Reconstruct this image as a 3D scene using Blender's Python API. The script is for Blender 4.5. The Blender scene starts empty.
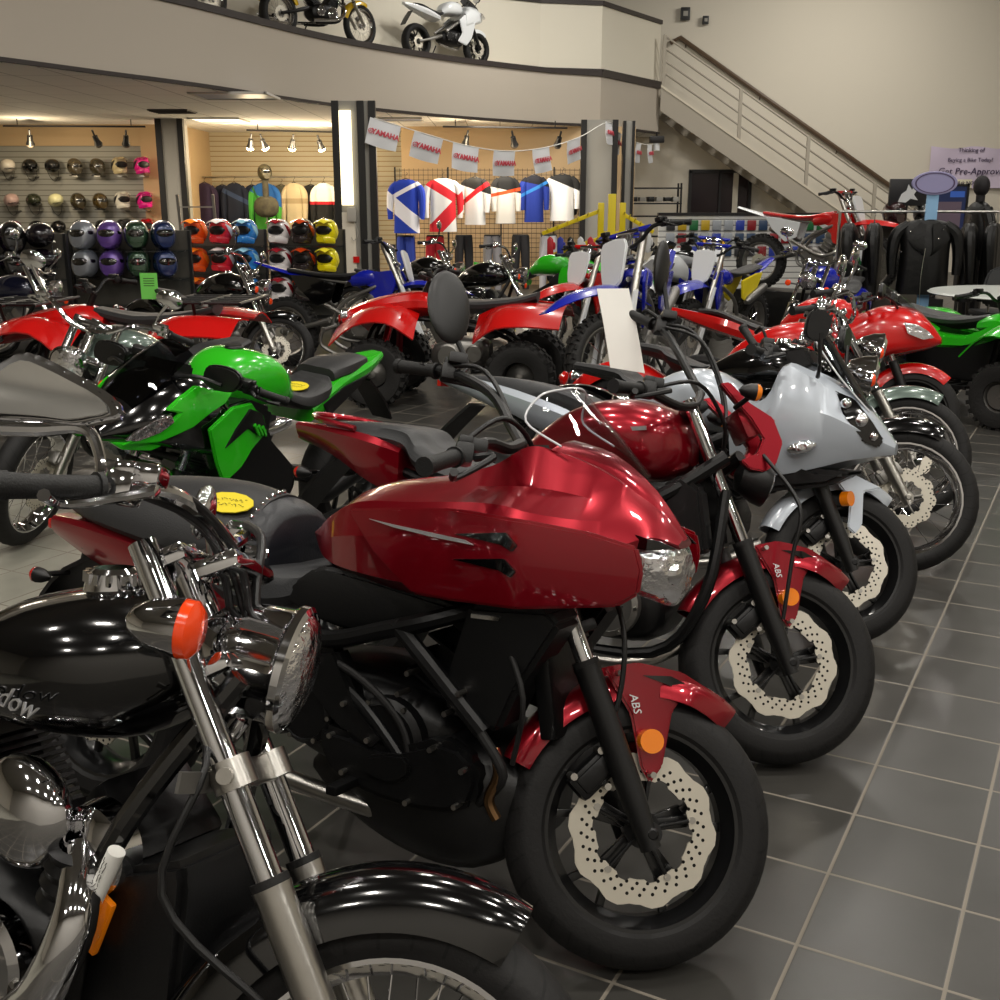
import bpy, bmesh, math, random
from mathutils import Vector as V, Matrix as M
sin, cos, pi, R = math.sin, math.cos, math.pi, math.radians
SC = bpy.context.scene
COL = SC.collection
random.seed(7)
# ---------------------------------------------------------------- camera, world, exposure, lights
cam = bpy.data.objects.new('camera', bpy.data.cameras.new('camera'))
COL.objects.link(cam)
cam.location = (0, 0, 1.63)
cam.rotation_euler = (R(90 - 15.02), 0, 0)
cam.data.sensor_width = 36
cam.data.lens = 40.32
cam.data.clip_end = 200
SC.camera = cam
SC.view_settings.view_transform = 'Standard'
SC.view_settings.look = 'None'
SC.view_settings.exposure = 0.14
SC.view_settings.gamma = 1
SC.view_settings.use_curve_mapping = False
w = bpy.data.worlds.new('world'); SC.world = w; w.use_nodes = True
w.node_tree.nodes['Background'].inputs[0].default_value = (.75, .8, .9, 1)
w.node_tree.nodes['Background'].inputs[1].default_value = .3

def area(name, loc, size, energy, col=(1, .95, .87), rot=(0, 0, 0), spread=180):
    l = bpy.data.lights.new(name, 'AREA'); l.shape = 'RECTANGLE'
    l.size, l.size_y = size; l.energy = energy; l.color = col; l.spread = R(spread)
    o = bpy.data.objects.new(name, l); COL.objects.link(o); o.location = loc; o.rotation_euler = rot
    return o
HALL_Z = 6.6
for ix, x in enumerate((-5.2, -2.2, .8, 3.8, 7.2, 11)):
    for iy, y in enumerate((-3.6, -.4, 2.8, 6.4, 10.4, 15, 19.5)):
        if x < -5 and y > 6 or x < -2 and y > 10 or x > 8 and iy % 2: continue
        area('hall_light', (x + (.9 if iy % 2 else 0), y, HALL_Z), (.3, .55) if iy % 2 else (.5, .3), 62 if y < 8 else 56)
# ---------------------------------------------------------------- node helper
class N:
    """a node socket with arithmetic"""
    def __init__(s, t, o): s.t, s.o = t, o
    def m(s, op, *a):
        n = s.t.nodes.new('ShaderNodeMath'); n.operation = op
        for i, v in enumerate((s,) + a):
            if isinstance(v, N): s.t.links.new(v.o, n.inputs[i])
            else: n.inputs[i].default_value = v
        return N(s.t, n.outputs[0])
    def __add__(s, b): return s.m('ADD', b)
    def __sub__(s, b): return s.m('SUBTRACT', b)
    def __mul__(s, b): return s.m('MULTIPLY', b)
    def __truediv__(s, b): return s.m('DIVIDE', b)
    def lt(s, b): return s.m('LESS_THAN', b)
    def gt(s, b): return s.m('GREATER_THAN', b)
    def fr(s): return s.m('FRACT')
    def ab(s): return s.m('ABSOLUTE')

def lin(c):
    if isinstance(c, str):
        c = [int(c[i:i + 2], 16) / 255 for i in (0, 2, 4)]
    return tuple(x / 12.92 if x <= .04045 else ((x + .055) / 1.055) ** 2.4 for x in c[:3]) + (1,)

MATS = {}
def mat(name, col='808080', rough=.5, metal=0., coat=0., spec=.5, emit=0, bump=0, bscale=40, var=0, flake=0, trans=0, pattern=None, alpha=1, ior=None):
    if name in MATS: return MATS[name]
    m = bpy.data.materials.new(name); m.use_nodes = True; t = m.node_tree
    b = t.nodes['Principled BSDF']; c = lin(col)
    I = b.inputs
    I['Base Color'].default_value = c; I['Roughness'].default_value = rough; I['Metallic'].default_value = metal
    I['Coat Weight'].default_value = coat; I['Coat Roughness'].default_value = .03; I['Specular IOR Level'].default_value = spec
    if ior: I['IOR'].default_value = ior
    if trans: I['Transmission Weight'].default_value = trans
    if alpha < 1: I['Alpha'].default_value = alpha
    if emit: I['Emission Color'].default_value = c; I['Emission Strength'].default_value = emit
    tc = t.nodes.new('ShaderNodeTexCoord')
    if bump or var or flake:
        nz = t.nodes.new('ShaderNodeTexNoise'); nz.inputs['Scale'].default_value = bscale; nz.inputs['Detail'].default_value = 4
        t.links.new(tc.outputs['Object'], nz.inputs['Vector'])
        if bump:
            bp = t.nodes.new('ShaderNodeBump'); bp.inputs['Strength'].default_value = bump; bp.inputs['Distance'].default_value = .01
            t.links.new(nz.outputs[0], bp.inputs['Height']); t.links.new(bp.outputs[0], I['Normal'])
        if var:
            mx = t.nodes.new('ShaderNodeMixRGB'); mx.blend_type = 'MULTIPLY'; mx.inputs[0].default_value = var
            mx.inputs[1].default_value = c
            cr = t.nodes.new('ShaderNodeValToRGB'); cr.color_ramp.elements[0].position = .35; cr.color_ramp.elements[1].position = .65
            cr.color_ramp.elements[0].color = (.3, .3, .3, 1)
            t.links.new(nz.outputs[0], cr.inputs[0]); t.links.new(cr.outputs[0], mx.inputs[2]); t.links.new(mx.outputs[0], I['Base Color'])
    if pattern:
        sp = t.nodes.new('ShaderNodeSeparateXYZ'); t.links.new(tc.outputs['Object'], sp.inputs[0])
        x, y, z = (N(t, sp.outputs[i]) for i in range(3))
        prev = None
        for fac, pc in pattern(x, y, z):
            mx = t.nodes.new('ShaderNodeMixRGB'); mx.inputs[2].default_value = lin(pc)
            t.links.new(fac.o, mx.inputs[0])
            if prev: t.links.new(prev.outputs[0], mx.inputs[1])
            else: mx.inputs[1].default_value = c
            prev = mx
        t.links.new(prev.outputs[0], I['Base Color'])
        if emit: t.links.new(prev.outputs[0], I['Emission Color'])
    MATS[name] = m
    return m

def glass(name, tint, rough=.02, mixf=.12):
    if name in MATS: return MATS[name]
    m = bpy.data.materials.new(name); m.use_nodes = True; t = m.node_tree; t.nodes.clear()
    o = t.nodes.new('ShaderNodeOutputMaterial'); mx = t.nodes.new('ShaderNodeMixShader')
    tr = t.nodes.new('ShaderNodeBsdfTransparent'); gl = t.nodes.new('ShaderNodeBsdfGlossy')
    lw = t.nodes.new('ShaderNodeLayerWeight'); lw.inputs[0].default_value = .25
    ad = t.nodes.new('ShaderNodeMath'); ad.operation = 'ADD'; ad.inputs[1].default_value = mixf; ad.use_clamp = True
    tr.inputs[0].default_value = lin(tint); gl.inputs['Roughness'].default_value = rough
    pw = t.nodes.new('ShaderNodeMath'); pw.operation = 'POWER'; pw.inputs[1].default_value = 3; t.links.new(lw.outputs['Facing'], pw.inputs[0]); pm = t.nodes.new('ShaderNodeMath'); pm.operation = 'MULTIPLY'; pm.inputs[1].default_value = .5; t.links.new(pw.outputs[0], pm.inputs[0]); t.links.new(pm.outputs[0], ad.inputs[0]); t.links.new(ad.outputs[0], mx.inputs[0])
    t.links.new(tr.outputs[0], mx.inputs[1]); t.links.new(gl.outputs[0], mx.inputs[2]); t.links.new(mx.outputs[0], o.inputs[0])
    MATS[name] = m
    return m

def holes(x, y, z):
    r = (x * x + z * z).m('SQRT'); a = z.m('ARCTAN2', x) * (1 / (2 * pi))
    out = None
    for k, (rr, sh) in enumerate(((.112, 0.), (.124, .35), (.136, .7))):
        u = ((a * 30 + sh).fr() - .5) * (2 * pi / 30 * rr); v = r - rr
        f = (u * u + v * v).lt(.0038 ** 2)
        out = f if out is None else out.m('MAXIMUM', f)
    yield out, '181614'

chrome = mat('chrome', 'd8d8da', .06, 1)
steel = mat('brushed_steel', 'b9b6b0', .28, 1, bump=.03, bscale=90)
alu = mat('cast_aluminium', '8e8c88', .4, .9, bump=.08, bscale=60)
gold = mat('gold_anodised', 'c89a3c', .3, 1)
disc_m = mat('brake_disc_steel', 'd6d0c2', .33, .7, pattern=holes)
blackp = mat('black_plastic', '09090a', .42, bump=.05, bscale=220)
blackg = mat('black_gloss', '040405', .12, coat=1)
blackm = mat('black_engine', '0e0e0f', .38, .35, bump=.06, bscale=80)
blackw = mat('black_wheel_paint', '141415', .3, .2, coat=.3)
def tread(x, y, z):
    r = (x * x + z * z).m('SQRT'); a = z.m('ARCTAN2', x) * (1 / (2 * pi))
    yield (((a * 34 + y.ab() * 14).fr() - .5).ab().lt(.05)) * y.ab().gt(.012) * r.gt(.262), '060606'
rubber = mat('tyre_rubber', '151414', .62, bump=.1, bscale=120, spec=.35, pattern=tread)
knobr = mat('knobby_rubber', '1a1918', .7, bump=.3, bscale=60)
gripm = mat('grip_rubber', '060606', .6, bump=.2, bscale=300)
seatm = mat('seat_vinyl', '262627', .5, bump=.12, bscale=260)
seatg = mat('seat_vinyl_grey', '2c2d2f', .48, bump=.12, bscale=260)
redp = mat('candy_red_paint', '90031a', .28, .62, coat=1, flake=1)
redb = mat('bright_red_plastic', 'c8100e', .25, coat=.6)
silverp = mat('silver_paint', 'c2cad4', .28, .2, coat=1)
whitep = mat('white_plastic', 'dde0e2', .3, coat=.5)
bluep = mat('blue_plastic', '1220a8', .25, coat=.6)
navyp = mat('navy_paint', '10142c', .15, .3, coat=1)
greenp = mat('lime_green_plastic', '2cb81a', .25, coat=.7)
sagep = mat('sage_green_paint', '5e6e66', .25, .3, coat=1)
amber = mat('amber_lens', 'e07808', .18, coat=1, emit=.12)
redl = mat('red_lens', 'b0100c', .15, coat=1, emit=.06)
orangel = mat('orange_lens', 'e8420c', .2, coat=1, emit=.12)
lensg = glass('clear_glass', 'e8eef2')
screen_c = glass('clear_windscreen', 'f2f2f4', mixf=.07)
screen_s = glass('smoked_windscreen', '8e9096', mixf=.06)
mirrorg = mat('mirror_glass', 'c8ccd0', .02, 1)
reflect = mat('reflector_chrome', 'f2f2f6', .1, 1, bump=1, bscale=28)
yellowm = mat('yellow_sticker', 'e6d020', .5)
paperm = mat('white_paper', 'e9e8e2', .7)
inkm = mat('dark_ink', '2a2418', .6)
emblem = mat('emblem_silver', 'c9c9cc', .3, .7)
# ---------------------------------------------------------------- mesh helper
def cr(p, t):
    """Catmull-Rom through list p at parameter t (0..len-1)"""
    n = len(p) - 1; i = min(int(t), n - 1); f = t - i
    a, b, c, d = p[max(i - 1, 0)], p[i], p[i + 1], p[min(i + 2, n)]
    return b + (c - a) * (.5 * f) + (a * 2 - b * 5 + c * 4 - d) * (.5 * f * f) + (b * 3 - a - c * 3 + d) * (.5 * f ** 3)
def smooth(p, k=4):
    p = [V(q) for q in p]
    if k < 2 or len(p) < 3: return p
    return [cr(p, i / k) for i in range((len(p) - 1) * k + 1)]
class G:
    def __init__(s): s.v, s.f = [], []
    def add(s, v, f):
        n = len(s.v); s.v += [V(a) for a in v]; s.f += [tuple(i + n for i in q) for q in f]; return s
    def xf(s, m, start=0):
        s.v[start:] = [m @ a for a in s.v[start:]]; return s
    pair = False
    def mirror(s, start=None):
        if start is None: s.pair = True; return s
        n = len(s.v); fs = [q for q in s.f if q[0] >= start]
        k = n - start
        s.v += [V((a.x, -a.y, a.z)) for a in s.v[start:n]]
        s.f += [tuple(i + k for i in reversed(q)) for q in fs]; return s
    def rings(s, rs, closed=False, caps=True):
        n = len(rs[0]); v = [p for r in rs for p in r]; f = []
        m = len(rs)
        for i in range(m if closed else m - 1):
            j = (i + 1) % m
            for k in range(n):
                l = (k + 1) % n
                f.append((i * n + k, i * n + l, j * n + l, j * n + k))
        if caps and not closed:
            for i, rev in ((0, True), (m - 1, False)):
                c = sum((V(p) for p in rs[i]), V()) / n; v.append(c); ci = len(v) - 1
                for k in range(n):
                    a, b = i * n + k, i * n + (k + 1) % n
                    f.append((ci, b, a) if rev else (ci, a, b))
        return s.add(v, f)
    def box(s, c, d, rot=None, bev=0):
        bm = bmesh.new(); bmesh.ops.create_cube(bm, size=1)
        for q in bm.verts: q.co = V((q.co.x * d[0], q.co.y * d[1], q.co.z * d[2]))
        if bev: bmesh.ops.bevel(bm, geom=bm.edges[:], offset=min(bev, min(d) * .45), segments=2, affect='EDGES', profile=.6)
        m = M.Translation(V(c))
        if rot is not None: m = m @ (rot if isinstance(rot, M) else M.Rotation(rot, 4, 'Y'))
        bm.verts.ensure_lookup_table()
        s.add([m @ q.co for q in bm.verts], [tuple(q.index for q in fc.verts) for fc in bm.faces]); bm.free(); return s
    def tube(s, pts, r, n=10, k=4, caps=True, flat=1.):
        ps = smooth(pts, k); m = len(ps)
        if isinstance(r, (list, tuple)):
            rr = [cr([V((q, 0, 0)) for q in r], i * (len(r) - 1) / (m - 1)).x for i in range(m)]
        else: rr = [r] * m
        T = [(ps[min(i + 1, m - 1)] - ps[max(i - 1, 0)]).normalized() for i in range(m)]
        u = T[0].orthogonal().normalized() if abs(T[0].z) > .9 else T[0].cross(V((0, 0, 1))).normalized()
        rs = []
        for i in range(m):
            u = (u - T[i] * u.dot(T[i])).normalized(); w_ = T[i].cross(u)
            rs.append([ps[i] + (u * cos(a) + w_ * (sin(a) * flat)) * rr[i] for a in [2 * pi * j / n for j in range(n)]])
        return s.rings(rs, caps=caps)
    def cyl(s, a, b, r, r2=None, n=20): return s.tube([a, b], [r, r if r2 is None else r2], n, 1)
    def bar(s, a, b, w_, h, bev=.003):
        a, b = V(a), V(b); d = b - a; q = d.to_track_quat('X', 'Z').to_matrix().to_4x4()
        return s.box((a + b) / 2, (d.length, w_, h), M(q), bev)
    def lathe(s, prof, c=(0, 0, 0), ax=(0, 1, 0), n=32, closed=False, caps=False):
        q = V(ax).to_track_quat('Z', 'X').to_matrix(); c = V(c)
        rs = [[c + q @ V((r * cos(a), r * sin(a), h)) for r, h in prof] for a in [2 * pi * j / n for j in range(n)]]
        n2 = len(prof); v = [p for r in rs for p in r]; f = []
        for i in range(n):
            j = (i + 1) % n
            for k in range(n2 if closed else n2 - 1):
                l = (k + 1) % n2
                f.append((i * n2 + k, j * n2 + k, j * n2 + l, i * n2 + l))
        return s.add(v, f)
    def ell(s, c, d, n=16, rot=None):
        pr = [(max(sin(pi * i / 10), .0001), -cos(pi * i / 10)) for i in range(11)]
        st = len(s.v); s.lathe(pr, ax=(0, 0, 1), n=n)
        m = M.Translation(V(c)) @ (rot or M()) @ M.Diagonal((d[0], d[1], d[2], 1))
        return s.xf(m, st)
    def hull(s, st, sub=3, ps=1, open_bottom=False):
        """st: (x, [(y,z)...]) half profiles from top centre to bottom, mirrored across y=0"""
        rows = []
        P = [[V((x, y, z)) for y, z in pr] for x, pr in st]
        if ps > 1: P = [smooth(p, ps) for p in P]
        n = len(P[0]); cols = [smooth([p[i] for p in P], sub) for i in range(n)]
        rs = []
        for j in range(len(cols[0])):
            half = [c[j] for c in cols]
            rs.append([V((p.x, -max(p.y, 0), p.z)) for p in half] + [V((p.x, max(p.y, 0), p.z)) for p in reversed(half)])
        return s.rings(rs)
    def sup(s, st, e=2.6, sub=4, n=20, y0=0):
        """st: (x, z0, z1, halfwidth) superellipse sections"""
        c = smooth([V((a[0], a[1], a[2])) for a in st], sub); w_ = smooth([V((a[3], a[4] if len(a) > 4 else y0, 0)) for a in st], sub)
        rs = []
        for p, q in zip(c, w_):
            r = []
            for j in range(n):
                a = 2 * pi * j / n; ca, sa = cos(a), sin(a)
                r.append(V((p.x, q.y + q.x * math.copysign(abs(ca) ** (2 / e), ca), (p.y + p.z) / 2 + (p.z - p.y) / 2 * math.copysign(abs(sa) ** (2 / e), sa))))
            rs.append(r)
        return s.rings(rs)
    def patch(s, rows, th=.004, k=3):
        P = [smooth(r, k) for r in rows]; n = len(P[0]); cols = [smooth([p[i] for p in P], k) for i in range(n)]
        m = len(cols[0]); g = [[cols[i][j] for i in range(n)] for j in range(m)]
        v = []; 
        for sg in (.5, -.5):
            for j in range(m):
                for i in range(n):
                    du = g[j][min(i + 1, n - 1)] - g[j][max(i - 1, 0)]; dv = g[min(j + 1, m - 1)][i] - g[max(j - 1, 0)][i]
                    nn = du.cross(dv); nn = nn.normalized() if nn.length > 1e-9 else V((0, 0, 1))
                    v.append(g[j][i] + nn * th * sg)
        f = []; o = m * n
        for j in range(m - 1):
            for i in range(n - 1):
                a = j * n + i; q = (a, a + 1, a + n + 1, a + n); f.append(q); f.append(tuple(o + t for t in reversed(q)))
        bd = [i for i in range(n)] + [j * n + n - 1 for j in range(1, m)] + [(m - 1) * n + i for i in range(n - 2, -1, -1)] + [j * n for j in range(m - 2, 0, -1)]
        for a, b in zip(bd, bd[1:] + bd[:1]): f.append((b, a, a + o, b + o))
        return s.add(v, f)
    def slab(s, out, y, th, yf=None, bev=.004, grid=.05, k=1, both=False):
        """closed outline in x-z, from y to y+th, edges bevelled, cut into a grid and bent by yf(x,z)"""
        out = [V((a[0], 0, a[1])) for a in out]
        if k > 1:
            m = len(out); e = out[-1:] + out + out[:2]; out = [cr(e, 1 + i / k) for i in range(m * k)]
        bm = bmesh.new(); vs = [bm.verts.new(p) for p in out]; fc = bm.faces.new(vs)
        ex = bmesh.ops.extrude_face_region(bm, geom=[fc])['geom']
        for q in ex:
            if isinstance(q, bmesh.types.BMVert): q.co.y = th
        bmesh.ops.recalc_face_normals(bm, faces=bm.faces)
        if bev: bmesh.ops.bevel(bm, geom=bm.edges[:], offset=bev, segments=2, affect='EDGES', clamp_overlap=True)
        xs = [p.x for p in out]; zs = [p.z for p in out]
        if yf:
            for lo, hi, no in ((min(xs), max(xs), (1, 0, 0)), (min(zs), max(zs), (0, 0, 1))):
                c = lo + grid
                while c < hi - .01:
                    bmesh.ops.bisect_plane(bm, geom=bm.verts[:] + bm.edges[:] + bm.faces[:], plane_co=V(no) * c, plane_no=no); c += grid
        bmesh.ops.triangulate(bm, faces=[q for q in bm.faces if len(q.verts) > 4])
        bm.verts.ensure_lookup_table()
        st = len(s.v)
        s.add([V((q.co.x, y + q.co.y + (yf(q.co.x, q.co.z) if yf else 0), q.co.z)) for q in bm.verts], [tuple(q.index for q in fc.verts) for fc in bm.faces]); bm.free()
        if both: s.mirror(st)
        return s
    def arcf(s, c, R0, a0, a1, w_, drop=.03, th=.004, n=14, endw=.8, k=5):
        """fender over a wheel centred at c (x,z), from angle a0 to a1 (deg, 0 = forward, 90 = up)"""
        rows = []
        for i in range(n):
            t = i / (n - 1); a = R(a0 + (a1 - a0) * t); ww = w_ * (endw + (1 - endw) * (sin(pi * t) ** .5 if endw >= .5 else min(1, t * 1.6) ** .7))
            row = []
            for j in range(k * 2 + 1):
                b = (j - k) / k; rr = R0 - drop * abs(b) ** 2.5 * (1.2 if abs(b) > .9 else 1)
                row.append(V((c[0] + rr * cos(a), ww * sin(b * pi / 2) , c[1] + rr * sin(a))))
            rows.append(row)
        return s.patch(rows, th, 1)
    def build(s, name, m, parent=None, at=None, ang=35):
        me = bpy.data.meshes.new(name); me.from_pydata(s.v, [], s.f)
        bm = bmesh.new(); bm.from_mesh(me); bmesh.ops.recalc_face_normals(bm, faces=bm.faces); bm.to_mesh(me); bm.free()
        me.materials.append(m)
        me.polygons.foreach_set('use_smooth', [True] * len(me.polygons)); me.set_sharp_from_angle(angle=R(ang)); me.update()
        o = bpy.data.objects.new(name, me); COL.objects.link(o)
        if parent: o.parent = parent
        if at is not None: o.matrix_local = at
        return o
def empty(name, label, cat, loc, rot=(0, 0, 0), group=None):
    o = bpy.data.objects.new(name, None); COL.objects.link(o); o.location = loc; o.rotation_euler = rot
    o.empty_display_size = .1
    return tag(o, label, cat, group)
def tag(o, label, cat, group=None, kind=None):
    o['label'] = label; o['category'] = cat
    if group: o['group'] = group
    if kind: o['kind'] = kind
    return o
def struct(g, name, m, ang=35):
    o = g.build(name, m, ang=ang); o['kind'] = 'structure'; return o
def text(s, name, size, m, parent, at, depth=.0008, shear=0, bold=0, align='CENTER'):
    c = bpy.data.curves.new(name, 'FONT'); c.body = s; c.size = size; c.extrude = depth; c.shear = shear; c.offset = bold
    c.align_x = align; c.align_y = 'CENTER'; c.resolution_u = 2
    t = bpy.data.objects.new(name, c); COL.objects.link(t)
    me = bpy.data.meshes.new_from_object(t); bpy.data.objects.remove(t); bpy.data.curves.remove(c)
    me.materials.clear(); me.materials.append(m)
    o = bpy.data.objects.new(name, me); COL.objects.link(o); o.parent = parent; o.matrix_local = at
    return o
def TR(x=0, y=0, z=0, rx=0, ry=0, rz=0):
    return M.Translation((x, y, z)) @ M.Rotation(R(rz), 4, 'Z') @ M.Rotation(R(ry), 4, 'Y') @ M.Rotation(R(rx), 4, 'X')
# ================================================================ the hall
def floor_mat():
    m = bpy.data.materials.new('tiled_floor'); m.use_nodes = True; t = m.node_tree; b = t.nodes['Principled BSDF']
    tc = t.nodes.new('ShaderNodeTexCoord'); mp = t.nodes.new('ShaderNodeMapping')
    mp.inputs['Scale'].default_value = (1 / .3165,) * 3; mp.inputs['Rotation'].default_value = (0, 0, R(28.39)); mp.inputs['Location'].default_value = (1.4206, -9.0931, 0)
    t.links.new(tc.outputs['Object'], mp.inputs[0])
    sp = t.nodes.new('ShaderNodeSeparateXYZ'); t.links.new(mp.outputs[0], sp.inputs[0])
    u, v = N(t, sp.outputs[0]), N(t, sp.outputs[1])
    g = ((u + .5).fr() - .5).ab().m('MINIMUM', ((v + .5).fr() - .5).ab())
    grout = g.lt(.0135)
    cb = t.nodes.new('ShaderNodeCombineXYZ'); t.links.new(u.m('FLOOR').o, cb.inputs[0]); t.links.new(v.m('FLOOR').o, cb.inputs[1])
    wn = t.nodes.new('ShaderNodeTexWhiteNoise'); t.links.new(cb.outputs[0], wn.inputs[0])
    nz = t.nodes.new('ShaderNodeTexNoise'); nz.inputs['Scale'].default_value = 5; nz.inputs['Detail'].default_value = 8; nz.inputs['Roughness'].default_value = .65
    t.links.new(tc.outputs['Object'], nz.inputs[0])
    f = N(t, wn.outputs[0]) * .25 + N(t, nz.outputs[0]) * .9 - .1
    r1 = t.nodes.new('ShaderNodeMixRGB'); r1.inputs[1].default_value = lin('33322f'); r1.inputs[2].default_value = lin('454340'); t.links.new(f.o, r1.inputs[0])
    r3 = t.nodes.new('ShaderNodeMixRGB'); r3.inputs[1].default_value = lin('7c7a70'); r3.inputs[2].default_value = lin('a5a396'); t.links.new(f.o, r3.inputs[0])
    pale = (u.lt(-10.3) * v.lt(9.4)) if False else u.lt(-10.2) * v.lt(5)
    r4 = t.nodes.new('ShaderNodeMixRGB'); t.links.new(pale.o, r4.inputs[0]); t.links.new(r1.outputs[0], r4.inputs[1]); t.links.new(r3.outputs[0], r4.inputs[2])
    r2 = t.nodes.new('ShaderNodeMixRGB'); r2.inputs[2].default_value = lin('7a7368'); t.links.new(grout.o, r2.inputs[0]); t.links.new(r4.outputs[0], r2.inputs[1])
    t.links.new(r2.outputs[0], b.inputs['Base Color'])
    t.links.new((grout * .4 + N(t, nz.outputs[0]) * .12 + .24).o, b.inputs['Roughness'])
    b.inputs['Specular IOR Level'].default_value = .45
    bp = t.nodes.new('ShaderNodeBump'); bp.inputs['Strength'].default_value = .5; bp.inputs['Distance'].default_value = .002
    t.links.new((g.m('MINIMUM', .02) * 50).o, bp.inputs['Height']); t.links.new(bp.outputs[0], b.inputs['Normal'])
    return m
wallm = mat('beige_wall_paint', 'dad3c4', .75, bump=.05, bscale=30)
wallw = mat('cream_wall_paint', 'dcd6c6', .7)
fasm = mat('balcony_paint', 'b6ada0', .7)
ceilm = mat('ceiling_paint', 'cfcbc3', .8)
darkt = mat('dark_brown_trim', '2e2624', .5)
colm = mat('column_grey', '9a978f', .6)
frm = mat('stair_paint', 'aaa294', .5)
def poly(g, pts, z0, z1):
    """extruded plan polygon"""
    n = len(pts); v = [V((p[0], p[1], z0)) for p in pts] + [V((p[0], p[1], z1)) for p in pts]
    g.add(v, [tuple(range(n)), tuple(range(2 * n - 1, n - 1, -1))] + [(i, (i + 1) % n, n + (i + 1) % n, n + i) for i in range(n)]); return g
def quad(g, a, b_, c, d): return g.add([a, b_, c, d], [(0, 1, 2, 3)])
g = G(); quad(g, (-16, -6, 0), (15, -6, 0), (15, 30, 0), (-16, 30, 0)); fl = struct(g, 'floor', floor_mat())
g = G(); g.box((-.5, 26.6, 3.4), (31, .2, 6.8)); struct(g, 'wall_back', wallm)
g = G(); g.box((-16.1, 12, 3.4), (.2, 36, 6.8)); struct(g, 'wall_left', wallm)
g = G(); g.box((15.1, 12, 3.4), (.2, 36, 6.8)); struct(g, 'wall_right', wallm)
g = G(); g.box((-.5, -6.1, 3.4), (31, .2, 6.8)); struct(g, 'wall_front', mat('shop_front_grey', 'b5b1aa', .6))
g = G(); g.box((-.5, 12, 6.9), (31.4, 37, .2)); struct(g, 'ceiling', mat('hall_ceiling', '8a8782', .8))
EDGE = [(-9.6, 7.2), (-7.6, 9.0), (-6.3, 10.5), (-5.46, 11.67), (-5.08, 12.16), (-4.49, 13.37), (-3.75, 14.86), (-2.55, 17.78), (-.86, 20.3), (.94, 22.16), (1.93, 22.75), (3.4, 25.3)]
pe = [V((a, b_, 0)) for a, b_ in EDGE]; se = smooth(pe[:-2], 4) + pe[-2:]
pts = [(p.x, p.y) for p in se] + [(3.4, 26.5), (-15.9, 26.5), (-15.9, 7.2)]
g = G(); poly(g, pts, 3.0, 3.93); struct(g, 'wall_balcony', fasm, 20)
def strip(g, a, z0, z1, th=.05, off=0.):
    for p, q in zip(a, a[1:]):
        d = (q - p).normalized(); n = V((-d.y, d.x, 0)); m_ = (p + q) / 2 + n * off
        g.box((m_.x, m_.y, (z0 + z1) / 2), ((q - p).length + .01, th, z1 - z0), M.Rotation(math.atan2(d.y, d.x), 4, 'Z'))
    return g
g = G(); strip(g, se, 3.9, 3.985, .1, .02); struct(g, 'trim_1', darkt)
g = G(); strip(g, se, 2.985, 3.03, .06, -.0); struct(g, 'trim_2', darkt)
g = G(); poly(g, [(p.x - .02, p.y + .02) for p in se] + [(3.36, 26.45), (-15.9, 26.45), (-15.9, 7.3)], 2.98, 2.999)
def ct(x, y, z): yield ((x / .61).fr() - .5).ab().gt(.485).m('MAXIMUM', ((y / 1.22).fr() - .5).ab().gt(.492)), 'b4b0a8'
struct(g, 'trim_3', mat('suspended_ceiling_tiles', 'f0ece4', .85, pattern=ct, bump=.1, bscale=120))
PAR = [V(p + (0,)) for p in ((-9.5, 10.3), (-6.6, 13.2), (-4.9, 16), (-3.2, 19.1), (-1.4, 21.3), (.75, 22.75), (1.95, 23.05), (3.4, 25.45))]
sp_ = smooth(PAR[:-2], 4) + PAR[-2:]
g = G(); strip(g, sp_, 3.93, 5.2, .08, .04); struct(g, 'wall_parapet', wallw)
g = G(); strip(g, sp_, 5.2, 5.28, .16, .04); struct(g, 'trim_4', darkt)
g = G(); strip(g, sp_[-4:], 3.93, 4.06, .12, .0); struct(g, 'trim_5', darkt)
# columns
def column(x, y, wd, d, lightbox=False):
    pass
for i, (x, y, wd, label) in enumerate(((-2.08, 17, .52, 'grey column with black edges and a glowing light panel'), (-5.72, 20.6, .38, 'grey column with black edges behind the helmets'), (1.75, 20.9, .55, 'grey column with black edges at the right end of the jerseys'), (2.3, 21.2, .16, 'narrow black-edged post beside the grey column right of the jerseys'))):
    t = empty('column', label, 'column', (x, y, 0))
    g = G(); g.box((0, 0, 1.49), (wd, .45, 2.98)); g.build('shaft', colm, t)
    g = G()
    for sx in (-1, 1): g.box((sx * wd / 2, -.2, 1.49), (.1 if wd > .3 else .05, .12, 2.98))
    if i == 0: g.box((.1, -.2, 1.49), (.1, .12, 2.98))
    g.build('edge_trim', mat('black_trim', '141210', .45), t)
    if i == 0:
        g = G(); g.box((-.12, -.255, 2.2), (.17, .05, 1.3), None, .01); g.build('light_panel', mat('light_panel', 'fff0c8', .5, emit=2.0), t)['kind'] = 'part' if 0 else 'light'
        g = G(); g.box((-.12, -.24, .95), (.2, .04, 1.0)); g.build('front_panel', wallm, t)
        g = G(); g.box((-.06, -.3, 1.42), (.13, .08, .2), None, .01); g.tube([(-.02, -.3, 1.32), (.02, -.3, 1.15), (-.04, -.3, 1.05), (-.08, -.3, 1.1)], .006, 6); g.build('wall_phone', mat('grey_plastic', 'a8a49c', .5), t)
        g = G(); g.box((-.02, -.27, .78), (.09, .02, .09)); g.build('sticker', redb, t)
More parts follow.
